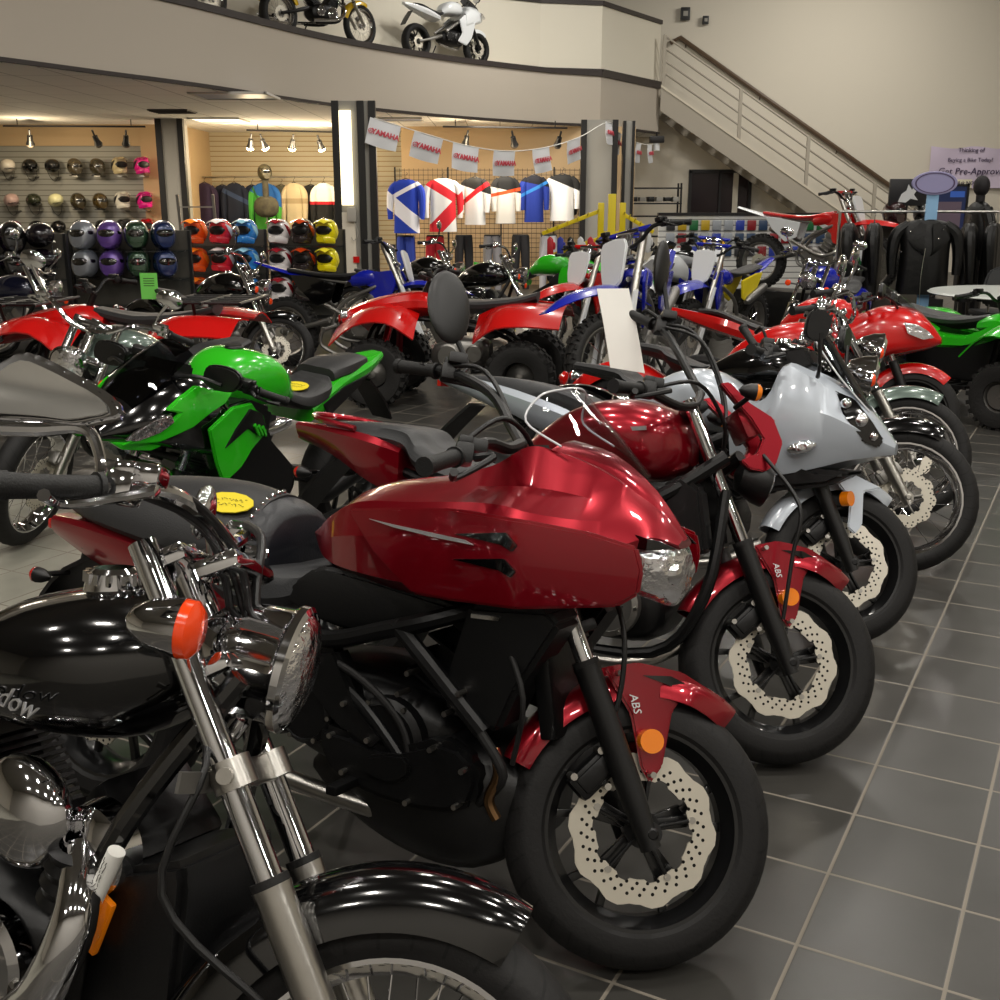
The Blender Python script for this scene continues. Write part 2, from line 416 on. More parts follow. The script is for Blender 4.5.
# stair with open flight, railings and wall hand rail
g = G(); x0, y0, sl = 3.4, 25.15, .64
def stz(x): return 3.95 - (x - x0) * sl
for yy in (25.1, 26.2):
    g.add([V((x0, yy + d, stz(x0) + h)) for d in (0, .06) for h in (-.5, .0)] + [V((9.5, yy + d, stz(9.5) + h)) for d in (0, .06) for h in (-.5, .0)], [(0, 1, 3, 2), (4, 6, 7, 5), (0, 4, 5, 1), (2, 3, 7, 6), (1, 5, 7, 3), (0, 2, 6, 4)])
for i in range(20): x = x0 + .15 + i * .3; g.box((x, 25.65, stz(x) - .12), (.28, 1.05, .04))
st_ = struct(g, 'trim_6', frm)
g = G(); g.add([V((x0, 25.08, stz(x0) + .02)), V((x0, 25.12, stz(x0) + .02)), V((9.5, 25.12, stz(9.5) + .02)), V((9.5, 25.08, stz(9.5) + .02)), V((x0, 25.08, stz(x0) - .03)), V((x0, 25.12, stz(x0) - .03)), V((9.5, 25.12, stz(9.5) - .03)), V((9.5, 25.08, stz(9.5) - .03))], [(0, 1, 2, 3), (4, 7, 6, 5), (0, 3, 7, 4), (1, 5, 6, 2)])
struct(g, 'trim_7', mat('stair_edge', 'd8cfbb', .4))
t = empty('stair_railing', 'tubular beige stair railing with five parallel rails beside the stair flight', 'railing', (x0, 25.12, 3.95))
for x in (.05, 1.7, 3.2, 4.7, 6.0):
    g = G(); g.box((x, 0, -x * sl + .5), (.07, .05, 1.05)); g.build('post', frm, t)
for h in (.28, .52, .76, 1.0):
    g = G(); g.cyl((.02, 0, h), (6.05, 0, h - 6.03 * sl), .022, n=8); g.build('rail', frm, t)
g = G(); g.cyl((-.6, .3, 1.28), (.5, .3, .95), .0001, n=4)
g = G(); g.tube([(.35, 1.28, 1.0), (.55, 1.28, 1.12), (6.3, 1.28, 1.12 - 5.75 * sl), (6.5, 1.33, .95 - 5.85 * sl)], .05, 8, 1)
for x in (.7, 2.4, 4.2, 6.0): g.cyl((x, 1.28, 1.12 - (x - .55) * sl), (x, 1.38, 1.02 - (x - .55) * sl), .015, n=6)
o = g.build('wall_handrail', mat('brown_wood_rail', '5c4a3a', .4), None); o.location = (x0, 25.12, 3.95); tag(o, 'brown wooden handrail fixed to the wall above the stairs', 'handrail')
# window under the stairs
t = empty('interior_window', 'black framed window in the wall below the staircase', 'window', (5.0, 26.48, 1.75)); t['kind'] = 'structure'; t.name = 'window_1'
g = G(); w_, h_ = .68, .5
for a in ((-w_, 0, .07, 2 * h_), (w_, 0, .07, 2 * h_), (0, 0, .05, 2 * h_)): g.box((a[0], -.04, a[1]), (a[2], .08, a[3]))
for z in (-h_, h_): g.box((0, -.04, z), (2 * w_ + .07, .08, .07))
g.build('window_frame', mat('black_frame', '120f10', .4), t)
g = G(); g.box((0, .0, 0), (2 * w_, .02, 2 * h_)); g.build('window_pane', mat('dark_window_glass', '2c2326', .12), t)
g = G(); g.box((.36, -.02, 0), (.12, .02, 2 * h_)); g.build('blind_edge', wallw, t)
# inner walls under the balcony
tanm = mat('tan_wall_paint', 'bda27c', .7)
def slw(x, y, z): yield ((z / .1).fr() - .5).ab().gt(.42), '6b675e'
slat = mat('slatwall', '9a9a92', .55, pattern=slw)
def slw2(x, y, z): yield ((z / .1).fr() - .5).ab().gt(.42), '8a6f46'
slat2 = mat('warm_slatwall', 'b4aa92', .55, pattern=slw2)
g = G(); g.box((-11, 22.05, 1.49), (9.8, .1, 2.98)); struct(g, 'wall_helmets', slat)
g = G(); g.box((-11, 21.98, 2.8), (9.8, .05, .4)); g.box((-6.35, 21.98, 1.49), (.75, .06, 2.98)); struct(g, 'trim_8', tanm)
g = G(); g.box((-4.0, 24.5, 1.49), (4.8, .1, 2.98)); struct(g, 'wall_clothing', slat2)
g = G(); g.box((-6.1, 23.3, 1.49), (.1, 2.5, 2.98)); struct(g, 'trim_9', tanm)
g = G(); g.box((.35, 22.6, 1.49), (4.5, .1, 2.98)); struct(g, 'wall_jerseys', tanm)
# ceiling fixtures under the balcony
fx = mat('ceiling_fixture_glow', 'fff3da', .5, emit=1.6)
for (x, y, sx, sy, m_, lb) in ((-3.55, 15.9, 1.0, .9, mat('bluish_diffuser', 'aab2c8', .4), 'unlit bluish square ceiling diffuser nearest the balcony edge'), (-4.9, 20.6, .85, .9, fx, 'lit square ceiling panel left of centre under the balcony'), (-1.75, 20.4, .8, .6, mat('bluish_diffuser'), 'unlit ceiling diffuser beside the front column'), (-7.0, 14.2, .7, .7, fx, 'lit ceiling panel at the far left under the balcony')):
    t = empty('ceiling_light', lb, 'ceiling light', (x, y, 2.975)); g = G(); g.box((0, 0, 0), (sx, sy, .02)); g.build('diffuser', m_, t)
    g = G()
    for a in (-1, 1): g.box((a * sx / 2, 0, -.005), (.04, sy + .04, .03)); g.box((0, a * sy / 2, -.005), (sx, .04, .03))
    g.build('frame', ceilm, t)
t = empty('ceiling_vent', 'dark square air vent in the low ceiling', 'vent', (-5.15, 18.6, 2.97)); g = G(); g.box((0, 0, 0), (.62, .62, .02)); g.build('backing', mat('vent_dark', '3a3632', .6), t)
g = G()
for i in range(5): g.box((0, -.24 + i * .12, -.012), (.6, .02, .02))
g.build('louvre', darkt, t)
def track(x0, y0, x1, y1, spots, lb):
    t = empty('track_rail', lb, 'track lighting rail', (x0, y0, 2.86)); g = G(); g.bar((0, 0, 0), (x1 - x0, y1 - y0, 0), .04, .03)
    for k in (.1, .9): g.cyl(((x1 - x0) * k, (y1 - y0) * k, 0), ((x1 - x0) * k, (y1 - y0) * k, .12), .01, n=6)
    g.build('rail', mat('black_frame'), t)
    for i, (f, lit, l2) in enumerate(spots):
        x, y = x0 + (x1 - x0) * f, y0 + (y1 - y0) * f
        s_ = empty('track_spotlight', l2, 'spotlight', (x, y, 2.8), (R(28), R(-12 if i % 2 else 14), 0), 'track spotlights under the balcony')
        g = G(); g.cyl((0, 0, 0), (0, 0, -.12), .018, n=8); g.lathe([(.001, -.1), (.045, -.11), (.05, -.2), (.075, -.27), (.07, -.27)], ax=(0, 0, 1), n=16); g.build('lamp_housing', blackp, s_)
        g = G(); g.ell((0, 0, -.28), (.07, .07, .05)); g.build('bulb', mat('lit_bulb', 'ffe6b0', .4, emit=45) if lit else mat('unlit_bulb', '5a5248', .3), s_)
        if lit or i == 0:  # lit bulbs, plus an added fill light at each track's first spot, even unlit
            l = bpy.data.lights.new('bulb_glow_and_fill', 'POINT'); l.energy = 34; l.color = (1, .8, .52); l.shadow_soft_size = .07
            lo = bpy.data.objects.new('bulb_glow_and_fill', l); COL.objects.link(lo); lo.location = (x, y - .1, 2.42)
names = 'first second third fourth fifth sixth'.split()
track(-8.6, 20.4, -6.2, 20.6, [(.18, 0, 'unlit black spotlight, leftmost above the wall helmets'), (.62, 0, 'unlit black spotlight, middle one above the wall helmets'), (.86, 0, 'unlit black spotlight, rightmost above the wall helmets')], 'black lighting track above the wall of helmets')
track(-4.65, 21.6, -2.75, 22.4, [(.04, 1, 'glowing spotlight at the left end of the clothing track'), (.12, 1, 'glowing spotlight second from the left above the clothing wall'), (.42, 1, 'glowing spotlight above the camouflage jacket'), (.64, 1, 'glowing spotlight above the tan jersey'), (.9, 1, 'glowing spotlight nearest the right end of the clothing track'), (.99, 0, 'dark spotlight at the right end of the clothing track')], 'black lighting track above the clothing wall')
track(-1.0, 20.6, 1.2, 21.0, [(.2, 0, 'black spotlight above the left jerseys'), (.55, 0, 'black spotlight above the middle jerseys'), (.95, 0, 'black spotlight above the right jerseys')], 'black lighting track above the hanging jerseys')
for x, y, e in ((-7.6, 18.5, 85), (-4, 18.6, 75), (-8, 14, 80), (-5, 15, 60), (.2, 20.2, 70)):
    area('low_ceiling_light', (x, y, 2.94), (1.2, .6), e, (1, .88, .72))
area('wall_washer', (7.5, 22.5, 6.5), (2.5, .3), 120, (1, .95, .86), (R(35), 0, 0))
area('wall_washer', (1.2, 19.0, 6.5), (1.5, .3), 70, (1, .97, .9), (R(30), 0, 0))
for x, y, e in ((-3.5, 7, 22), (-.6, 12, 22)): area('balcony_fill', (x, y, 6.3), (1.2, .3), e, (1, .96, .88), (R(38), 0, R(25)), 120)  # added fill lamps aimed at the balcony to brighten its face
# ---------------------------------------------------------------- motorcycle kit
class Bike:
    def __init__(s, label, x, y, head, lean=9, steer=0, rake=27, ax=.3, z=0, cat='motorcycle', name='motorcycle', group=None, scale=1):
        s.o = empty(name, label, cat, (x, y, z), (R(-lean), 0, R(head)), group)
        if scale != 1: s.o.scale = (scale,) * 3
        s.rk, s.ax = R(rake), ax
        s.k = V((-sin(s.rk), 0, cos(s.rk))); c = V((-.05, 0, ax))
        s.off = None
        s.S = M.Translation(c) @ M.Rotation(R(steer), 4, s.k) @ M.Translation(-c)
    def a(s, g, name, m, front=False, parent=None, at=None, ang=35):
        at = at or M()
        if s.off and parent is None and not name.startswith(('front_', 'fork_', 'brake_')): at = M.Translation(s.off) @ at
        if parent is None and front: at = s.S @ at
        if g.pair:
            h = G(); h.v = [V((v.x, -v.y, v.z)) for v in g.v]; h.f = [tuple(reversed(q)) for q in g.f]
            h.build(name, m, parent or s.o, at, ang)
        return g.build(name, m, parent or s.o, at, ang)
    def wheel(s, x, z, R0, tw, front=True, style='cast', wm=None, disc=.155, side=-1, knob=0, nsp=5, tyre=None, rimR=None, both=False, simple=0):
        at = M.Translation((x, 0, z)); wm = wm or blackw
        Rr = rimR or R0 - .088; g = G(); n = 32 if simple else 64
        g.lathe([(Rr + .006, -.86 * tw), (Rr - .004, -.84 * tw), (Rr - .012, -.6 * tw), (Rr - .026, -.3 * tw), (Rr - .026, .3 * tw), (Rr - .012, .6 * tw), (Rr - .004, .84 * tw), (Rr + .006, .86 * tw), (Rr + .004, .5 * tw), (Rr + .004, -.5 * tw)], n=n, closed=True)
        hw = .045 if front else .06
        g.lathe([(0, -hw), (.026, -hw), (.03, -hw * .7), (.03, hw * .7), (.026, hw), (0, hw)], n=20)
        rr = Rr - .022
        if style == 'cast':
            for i in range(nsp):
                a = 2 * pi * i / nsp + .35
                for sg in (-1, 1):
                    d = lambda r, t, y=0: V((r * cos(a + t), y, r * sin(a + t)))
                    g.bar(d(.02, 0, sg * .01), d(.11, sg * .1, sg * .012), .02, .026)
                    g.bar(d(.105, sg * .09), d(rr, sg * .24), .02, .018)
        rim = s.a(g, 'front_wheel' if front else 'rear_wheel', wm, front, at=at)
        if style == 'wire':
            g = G(); fl = .028
            nw = 20 if simple else 36
            for i in range(nw):
                a = 2 * pi * i / nw; sg = 1 if i % 2 else -1; tw_ = (1 if (i // 2) % 2 else -1) * .55
                g.cyl((.034 * cos(a + tw_), sg * fl, .034 * sin(a + tw_)), (rr * cos(a), sg * .004, rr * sin(a)), .0018, n=5)
            s.a(g, 'spokes', chrome, parent=rim)
        g = G(); w2 = tw
        pr = [(Rr, -.8 * w2), (Rr + .012, -.97 * w2), (Rr + (R0 - Rr) * .5, -1.02 * w2), (R0 - .028, -.9 * w2), (R0 - .012, -.66 * w2), (R0 - .003, -.35 * w2), (R0, 0)]
        pr = pr + [(r, -h) for r, h in reversed(pr[:-1])]
        g.lathe(pr, n=n, closed=True)
        if knob:
            for i in range(knob):
                a = 2 * pi * i / knob
                for yy, dr in ((-.8, -.014), (-.3, 0), (.3, 0), (.8, -.014)):
                    q = M.Rotation(-a - (pi / knob if abs(yy) < .5 else 0), 4, 'Y')
                    g.box(q @ V((R0 + dr, yy * tw, 0)), (.022, tw * .42, 2 * pi * R0 / knob * .5), q)
        s.a(g, 'tyre', knobr if knob else rubber, parent=rim)
        for sd in ((-1, 1) if both else (side,)):
            if not disc: break
            g = G(); k = 80; v = []
            for i in range(k):
                a = 2 * pi * i / k; wv = cos(a * 10)
                ro = disc + .0045 * (1 if wv > 0 else -1) * min(abs(wv) * 3, 1); ri = disc - .052 + .004 * (1 if wv > .3 else -1)
                for y in (-.0025, .0025):
                    v += [V((ri * cos(a), y, ri * sin(a))), V((ro * cos(a), y, ro * sin(a)))]
            f = []
            for i in range(k):
                j = (i + 1) % k; a, b = i * 4, j * 4
                f += [(a, a + 1, b + 1, b), (a + 2, b + 2, b + 3, a + 3), (a, b, b + 2, a + 2), (a + 1, a + 3, b + 3, b + 1)]
            g.add(v, f)
            dd = s.a(g, 'brake_disc', disc_m, parent=rim, at=M.Translation((0, sd * (hw + .008), 0)))
            g = G()
            for i in range(5):
                a = 2 * pi * i / 5 + .3
                g.bar((.02 * cos(a), 0, .02 * sin(a)), ((disc - .05) * cos(a), 0, (disc - .05) * sin(a)), .018, .008)
            g.lathe([(.01, -.004), (.04, -.004), (.04, .004), (.01, .004)], n=20, closed=True)
            s.a(g, 'disc_carrier', blackm if wm == blackw else alu, parent=rim, at=M.Translation((0, sd * (hw + .004), 0)))
            if not simple:
                s.bolts([((disc - .048) * cos(2 * pi * i / 5 + .3), sd * (hw + .008), (disc - .048) * sin(2 * pi * i / 5 + .3)) for i in range(5)], .008, .012, rim, name='disc_button')
        g = G(); g.lathe([(0, 0), (.014, 0), (.014, .018), (.009, .022), (0, .022)], (0, .118 if front else .1, 0), (0, 1, 0), n=12); g.mirror()
        s.a(g, 'axle_nut', steel if style == 'wire' else blackm, parent=rim)
        return rim
    def fork(s, L=.78, Ls=.36, wd=.115, rl=.029, ru=.0205, ml=None, mu=None, off=-.01, usd=False, cover=0):
        """legs run up the steering axis from the axle"""
        b = V((0, 0, s.ax)); ml = ml or blackp; mu = mu or chrome
        for sd in (-1, 1):
            c = b + V((off, sd * wd, 0)); g = G()
            lo, hi = c - s.k * .035, c + s.k * Ls
            g.tube([lo, c + s.k * .03, c + s.k * .08, hi - s.k * .015, hi], [rl * .8, rl * .85, rl, rl, rl * 1.06], 16, 1)
            g.cyl(c + V((-off, -sd * .02, 0)), c + V((-off, sd * .012, 0)), .024)
            s.a(g, 'fork_slider', ml, True)
            g = G(); g.cyl(c + s.k * (Ls - .02), c + s.k * L, ru, n=20)
            f = s.a(g, 'fork_tube', mu, True)
            g = G(); g.cyl(c + s.k * (Ls - .002), c + s.k * (Ls + .012), rl * 1.02); s.a(g, 'dust_seal', rubber if not cover else chrome, parent=f)
        g = G()
        for h in (L - .02, L - .2):
            q = M.Rotation(-s.rk, 4, 'Y')
            g.box(b + V((off + .02, 0, 0)) + s.k * h, (.075, wd * 2 - .01, .03), q, .01)
        g.cyl(b + s.k * (L - .22) + V((.02, 0, 0)), b + s.k * (L + .01) + V((.02, 0, 0)), .026)
        s.a(g, 'fork_clamp', blackm if ml == blackp else chrome, True)
    def caliper(s, a=125, r=.14, side=-1, y=.062, m=None):
        g = G(); c = V((r * cos(R(a)), 0, s.ax + r * sin(R(a)))); q = M.Rotation(-R(a), 4, 'Y'); m = m or blackm
        g.box(c + V((0, side * (y + .012), 0)), (.062, .05, .115), q, .014)
        g.box(c + V((.0, side * (y + .036), 0)), (.04, .014, .085), q, .006)
        o = s.a(g, 'brake_caliper', m, True)
        s.bolts([c + q.to_3x3() @ V(t) + V((0, side * (y + .025), 0)) for t in ((.03, 0, -.04), (.03, 0, .04), (-.035, 0, 0))], .008, .05, o)
        return o
    def bars(s, pts, ptr=None, grip=.12, r=.0125, m=None, lever=True, tank=True, gm=None):
        """pts: left half from centre to end, mirrored"""
        m = m or blackp; g = G(); P = [V(p) for p in pts]; Q = [V((p[0], -p[1], p[2])) for p in ptr] if ptr else P
        g.tube([V((p.x, -p.y, p.z)) for p in reversed(Q)] + P, r, 10, 4)
        h = s.a(g, 'handlebar', m, True)
        for sd in (-1, 1):
            W = P if sd > 0 else Q; e = W[-1]; d = (W[-1] - W[-2]).normalized()
            fl = lambda v: V((v.x, sd * v.y, v.z))
            g = G(); g.tube([fl(e - d * grip), fl(e - d * grip * .5), fl(e)], [.018, .0165, .018], 14, 2)
            g.cyl(fl(e), fl(e + d * .015), .02, n=14); g.cyl(fl(e - d * grip), fl(e - d * (grip - .008)), .022, n=14)
            s.a(g, 'grip', gripm, parent=h)
            g = G(); c = e - d * (grip + .035)
            g.box(fl(c), (.04, .055, .045), None, .01); g.box(fl(c + V((.0, 0, .028))), (.03, .035, .02), None, .005)
            s.a(g, 'switch_housing', m if m is not chrome else chrome, parent=h)
            if lever:
                g = G(); c2 = e - d * (grip + .02)
                g.tube([fl(c2 + V((.03, 0, 0))), fl(c2 + V((.065, .03, 0))), fl(e + V((.06, -.06, -.004))), fl(e + V((.052, -.0, -.004)))], [.01, .008, .0065, .009], 8, 4)
                s.a(g, 'lever', chrome if m is chrome else blackp, parent=h)
                g = G(); g.box(fl(c2 + V((.03, -.03, .03))), (.05, .05, .03), None, .008); s.a(g, 'reservoir', m, parent=h)
        return h
    def mirror(s, base, mid, c, size=(.09, .055), side=1, front=True, m=None, stem=None, shape='oval', tilt=0, rz=0):
        m = m or blackp; g = G(); sd = side; fl = lambda v: V((v[0], sd * v[1], v[2]))
        st = len(g.v); q = M.Rotation(R(rz), 4, 'Z') @ M.Rotation(R(tilt), 4, 'Y')
        if shape == 'oval':
            g.ell((0, 0, 0), (.02, size[0], size[1]), 20)
        else:
            o = [(-size[0], -size[1] * .5), (-size[0] * .8, size[1] * .7), (0, size[1]), (size[0] * .8, size[1] * .75), (size[0], 0), (size[0] * .5, -size[1] * .9), (-size[0] * .5, -size[1])]
            g.slab(o, -.012, .024, k=3, bev=.01); g.xf(M.Rotation(R(90), 4, 'Z'), st)
        at = M.Translation(fl(c)) @ q
        par = s.a(g, 'mirror', m, front, at=at)
        gi = at.inverted() if not front else at.inverted()
        g = G()
        if shape == 'oval': g.lathe([(0, .0165), (size[1] * .86, .012), (size[1] * .9, .008)], ax=(-1, 0, 0), n=20); g.xf(M.Diagonal((1, size[0] / size[1], 1, 1)))
        else: g.slab([(p[0] * .86, p[1] * .86) for p in o], .0122, .003, k=3, bev=0); g.xf(M.Rotation(R(90), 4, 'Z'))
        s.a(g, 'mirror_glass', mirrorg, parent=par)
        g = G(); g.tube([fl(base), fl(mid), V(fl(c)) + V((.012, 0, -size[1] * .5))], [.008, .007, .009], 8, 5)
        g.xf(gi); s.a(g, 'mirror_stem', stem or m, parent=par)
        return par
    def signal(s, base, c, r=.022, front=False, side=-1, m=None, lm=None, L=.05, face=1):
        """bullet indicator: stalk, housing, lens facing along x"""
        m = m or blackp; fl = lambda v: V((v[0], side * v[1], v[2])); g = G()
        g.cyl(fl(base), fl(c), .008, n=8)
        g.lathe([(.001, -L), (r * .55, -L * .8), (r * .9, -L * .35), (r, 0)], fl(c), (face, 0, 0), n=20)
        o = s.a(g, 'turn_signal', m, front)
        g = G(); g.lathe([(r, 0), (r * .96, .008), (r * .7, .016), (.0001, .02)], fl(c), (face, 0, 0), n=20)
        s.a(g, 'lens', lm or amber, parent=o); return o
    def engine(s, c=(-.62, .42), m=None, w_=.17, fins=8, vt=False, cov=None, cylm=None, sc=1., nb=-1):
        m = m or blackm; cov = cov or m; x, z = c; g = G()
        g.sup([(x - .27 * sc, z - .06, z + .08, w_ * .55), (x - .2 * sc, z - .11, z + .12, w_ * .8), (x, z - .13, z + .13, w_), (x + .17 * sc, z - .12, z + .08, w_ * .85), (x + .22 * sc, z - .07, z + .02, w_ * .6)], 4, 3, 20)
        e = s.a(g, 'engine', m)
        for sd in (-1, 1):
            for cx, cz, r in ((x - .16 * sc, z + .01, .075), (x + .06 * sc, z - .01, .1)):
                g = G(); g.lathe([(r, 0), (r * .98, .025), (r * .82, .034), (r * .8, .03), (r * .3, .032), (.0001, .03)], (cx, sd * (w_ - .02), cz), (0, sd, 0), n=28)
                s.a(g, 'engine_cover', cov, parent=e)
            if sd == nb: s.bolts([(cx + r * cos(2 * pi * i / 6), sd * w_, cz + r * sin(2 * pi * i / 6)) for cx, cz, r in ((x - .16 * sc, z + .01, .068), (x + .06 * sc, z - .01, .092)) for i in range(6)], .006, .03, e)
        for t, ox in (((42, .04), (-32, -.1)) if vt else ((28, .08),)):
            g = G(); q = M.Rotation(R(t), 4, 'Y'); st = len(g.v)
            g.box((0, 0, .16), (.12, .15, .16), None, .02)
            for i in range(fins): g.box((0, 0, .09 + i * .15 / max(fins, 1)), (.165, .2, .007))
            g.box((0, 0, .27), (.15, .18, .07), None, .02)
            g.xf(M.Translation((x + ox * sc, 0, z + .02)) @ q, st)
            s.a(g, 'cylinder', cylm or m, parent=e)
        return e
    def tubes(s, name, specs, m, r=.018, front=False, parent=None, n=10):
        for p in specs:
            rr = r
            if isinstance(p, tuple) and isinstance(p[0], (int, float)): rr, p = p[0], p[1]
            g = G(); g.tube(p, rr, n, 5); o = s.a(g, name, m, front, parent)
        return o
    def bolts(s, P, r=.007, L=.03, parent=None, front=False, m=None, name='bolt'):
        g = G(); g.cyl((0, -L / 2, 0), (0, L / 2, 0), r, n=8); o = None
        for p in P:
            if o is None: o = s.a(g, name, m or steel, front, parent, M.Translation(V(p)))
            else:
                c = o.copy(); COL.objects.link(c); c.matrix_local = (s.S if front and parent is None else M()) @ M.Translation(V(p))
    def rear(s, x, z, m=None, am=None):
        """swingarm, chain guard, shock"""
        g = G(); g.tube([(x + .5, .09, z + .13), (x + .3, .11, z + .07), (x - .02, .11, z)], [.03, .026, .022], 10, 4); g.tube([(x + .5, 0, z + .13), (x + .5, .09, z + .13)], .03, 10, 1); g.mirror()
        s.a(g, 'swingarm', m or blackm)
    def pipe(s, pts, r, m, can=None, side=-1, name='exhaust'):
        g = G(); g.tube([(p[0], side * p[1], p[2]) for p in pts], r, 14, 5); o = s.a(g, name, m)
        if can:
            a, b, rc, cm = can; g = G(); fl = lambda v: (v[0], side * v[1], v[2]); g.tube([fl(a), V(fl(a)).lerp(V(fl(b)), .12), V(fl(a)).lerp(V(fl(b)), .9), fl(b)], [rc * .5, rc, rc, rc * .7], 20, 1)
            s.a(g, 'muffler', cm, parent=o)
        return o
    def stand(s, x=-.85, z=.36):
        """side stand down on the left, a splayed steel leg to the floor"""
        g = G(); L = s.o.rotation_euler.x
        y0 = .12; yy = .3; zz = max(.008, -yy * math.tan(-L) * 0 + .0)
        yy = .3; zz = yy * math.tan(-L) + .01
        g.cyl((x, y0, z), (x - .02, yy, zz + .012), .011, n=8); g.box((x - .02, yy + .005, zz + .008), (.05, .035, .008), None)
        s.a(g, 'side_stand', blackm)
def disc_text(): pass
# ================================================================ the near row
def ctx_front_fender(b, m, tip=(.165, .6)):
    c = (0, b.ax); g = G()
    g.arcf(c, .345, 55, 90, .078, .05, .005, 16, .3)
    g.arcf(c, .335, 94, 160, .07, .045, .005, 14, .85)
    f = b.a(g, 'front_fender', m, True)
    g = G()
    g.slab([(-.13, .63), (-.06, .655), (.05, .648), (.17, .6), (.16, .59), (.06, .598), (.035, .56), (.025, .44), (.0, .4), (-.025, .43), (-.06, .54)], -.1, .014, yf=lambda x, z: .28 * max(x, 0) + .02, bev=.005, grid=.06)
    g.mirror()
    b.a(g, 'fender_side_panel', m, parent=f)
    g = G(); g.slab([(-.045, .628), (.02, .635), (.09, .615), (.03, .612)], -.104, .006, yf=lambda x, z: .28 * max(x, 0) + .02, bev=0); g.mirror()
    b.a(g, 'fender_vent', blackg, parent=f)
    b.bolts([(-.1, -.095, .625), (-.005, -.1, .42)], .007, .03, f)
    text('ABS', 'fender_lettering', .026, whitep, f, M.Translation((-.058, -.097, .565)) @ M.Rotation(R(8), 4, 'Z') @ M.Rotation(R(68), 4, 'Y') @ M.Rotation(R(90), 4, 'X'), .001, .2)
    g = G(); g.cyl((-.015, -.112, .49), (-.015, -.075, .49), .026, n=24); r = b.a(g, 'front_reflector', amber, parent=f); r['label'] = 'round amber reflector on the fork fender'
    return f
def naked_wheelset(b, st=1):
    b.wheel(0, b.ax, .3, .062, True, 'cast', disc=.16)
    b.wheel(-1.53, .3, .3, .08, False, 'cast', disc=.12, simple=1)
    b.caliper(140, .165)
    b.rear(-1.53, .3)
def hoses(b, specs, front=True, m=None, r=.005, name='cable'):
    return b.tubes(name, specs, m or blackp, r, front)

def scrib(b, parent, at, w_, h, rows):
    """rows of unreadable handwriting as short ink strokes"""
    rnd = random.Random(int(w_ * 1e4) + rows); g = G()
    for r in range(rows):
        y = h * (.5 - (r + .5) / rows); x = -w_ / 2
        while x < w_ / 2:
            l = rnd.uniform(.003, .007); g.tube([(x, y + rnd.uniform(-.3, .3) * h / rows, 0), (x + l, y + rnd.uniform(-.3, .3) * h / rows, 0)], .0007, 4, 1); x += l * rnd.choice((1, 1, 1.6))
    return b.a(g, 'handwriting', inkm, parent=parent, at=at)
# ---- 1: candy red tourer
b = Bike('glossy dark red motorcycle with short clear windscreen, nearest one behind the black cruiser', .272, 2.135, -27, 11, 36)
naked_wheelset(b); ctx_front_fender(b, redp); b.fork(L=.66, Ls=.37); b.stand(-.9, .3)
g = G()
g.hull([(-.83, [(0, .872), (.03, .872), (.06, .87), (.09, .868), (.11, .858), (.1, .84), (.06, .83), (0, .83)]),
        (-.76, [(0, .935), (.04, .935), (.09, .93), (.145, .91), (.165, .86), (.16, .81), (.12, .785), (0, .785)]),
        (-.66, [(0, .995), (.06, .995), (.12, .985), (.188, .955), (.215, .88), (.2, .80), (.15, .775), (0, .775)]),
        (-.5, [(0, 1.03), (.07, 1.03), (.15, 1.01), (.22, .975), (.25, .9), (.235, .80), (.19, .77), (0, .77)]),
        (-.38, [(0, 1.035), (.09, 1.065), (.125, 1.02), (.232, .99), (.268, .92), (.25, .81), (.2, .772), (0, .772)]),
        (-.29, [(0, 1.06), (.11, 1.115), (.135, 1.03), (.232, .995), (.272, .92), (.25, .82), (.2, .785), (0, .785)]),
        (-.22, [(0, 1.115), (.1, 1.11), (.125, 1.03), (.218, .985), (.262, .92), (.235, .83), (.19, .79), (0, .79)]),
        (-.13, [(0, 1.095), (.075, 1.08), (.115, 1.02), (.18, .98), (.222, .91), (.195, .83), (.16, .8), (0, .8)]),
        (-.06, [(0, 1.055), (.055, 1.04), (.1, 1.0), (.125, .98), (.158, .93), (.15, .89), (.1, .87), (0, .86)]),
        (.0, [(0, 1.005), (.035, 1.0), (.065, .98), (.085, .965), (.1, .955), (.098, .945), (.06, .94), (0, .935)]),
        (.045, [(0, .955), (.015, .953), (.03, .948), (.04, .943), (.045, .94), (.04, .935), (.02, .932), (0, .93)])], 5, 1)
cw = b.a(g, 'fuel_tank_cowl', redp, ang=24)
sidey = lambda x, z: -.272 + .42 * max(x + .25, 0) ** 1.3 + .25 * max(-.5 - x, 0) ** 1.3 + 1.1 * (z - .92) ** 2
g = G()   # raised side blade and the two vent slots behind it
g.slab([(-.64, .945), (-.5, .965), (-.36, .98), (-.2, .975), (-.08, .965), (.01, .945), (.025, .9), (.02, .85), (-.02, .82), (-.12, .805), (-.22, .79), (-.36, .785), (-.46, .785), (-.56, .86)], -.012, .016, yf=sidey, bev=.006, grid=.05); g.mirror()
b.a(g, 'side_fairing', redp, parent=cw, ang=45)
g = G()
for z0 in (.925, .872):
    g.slab([(-.36, z0 + .004), (-.24, z0 + .022), (-.215, z0 - .002), (-.225, z0 - .016), (-.25, z0 - .004)], -.018, .012, yf=sidey, bev=.002, grid=.05)
g.mirror(); b.a(g, 'side_vent', blackg, parent=cw)
g = G(); g.slab([(-.57, .933), (-.44, .926), (-.33, .92), (-.31, .912), (-.4, .916), (-.5, .924)], -.019, .004, yf=sidey, bev=0, grid=.06)
b.a(g, 'badge', emblem, parent=cw)
g = G()   # upper cowl ridge with hooked intake
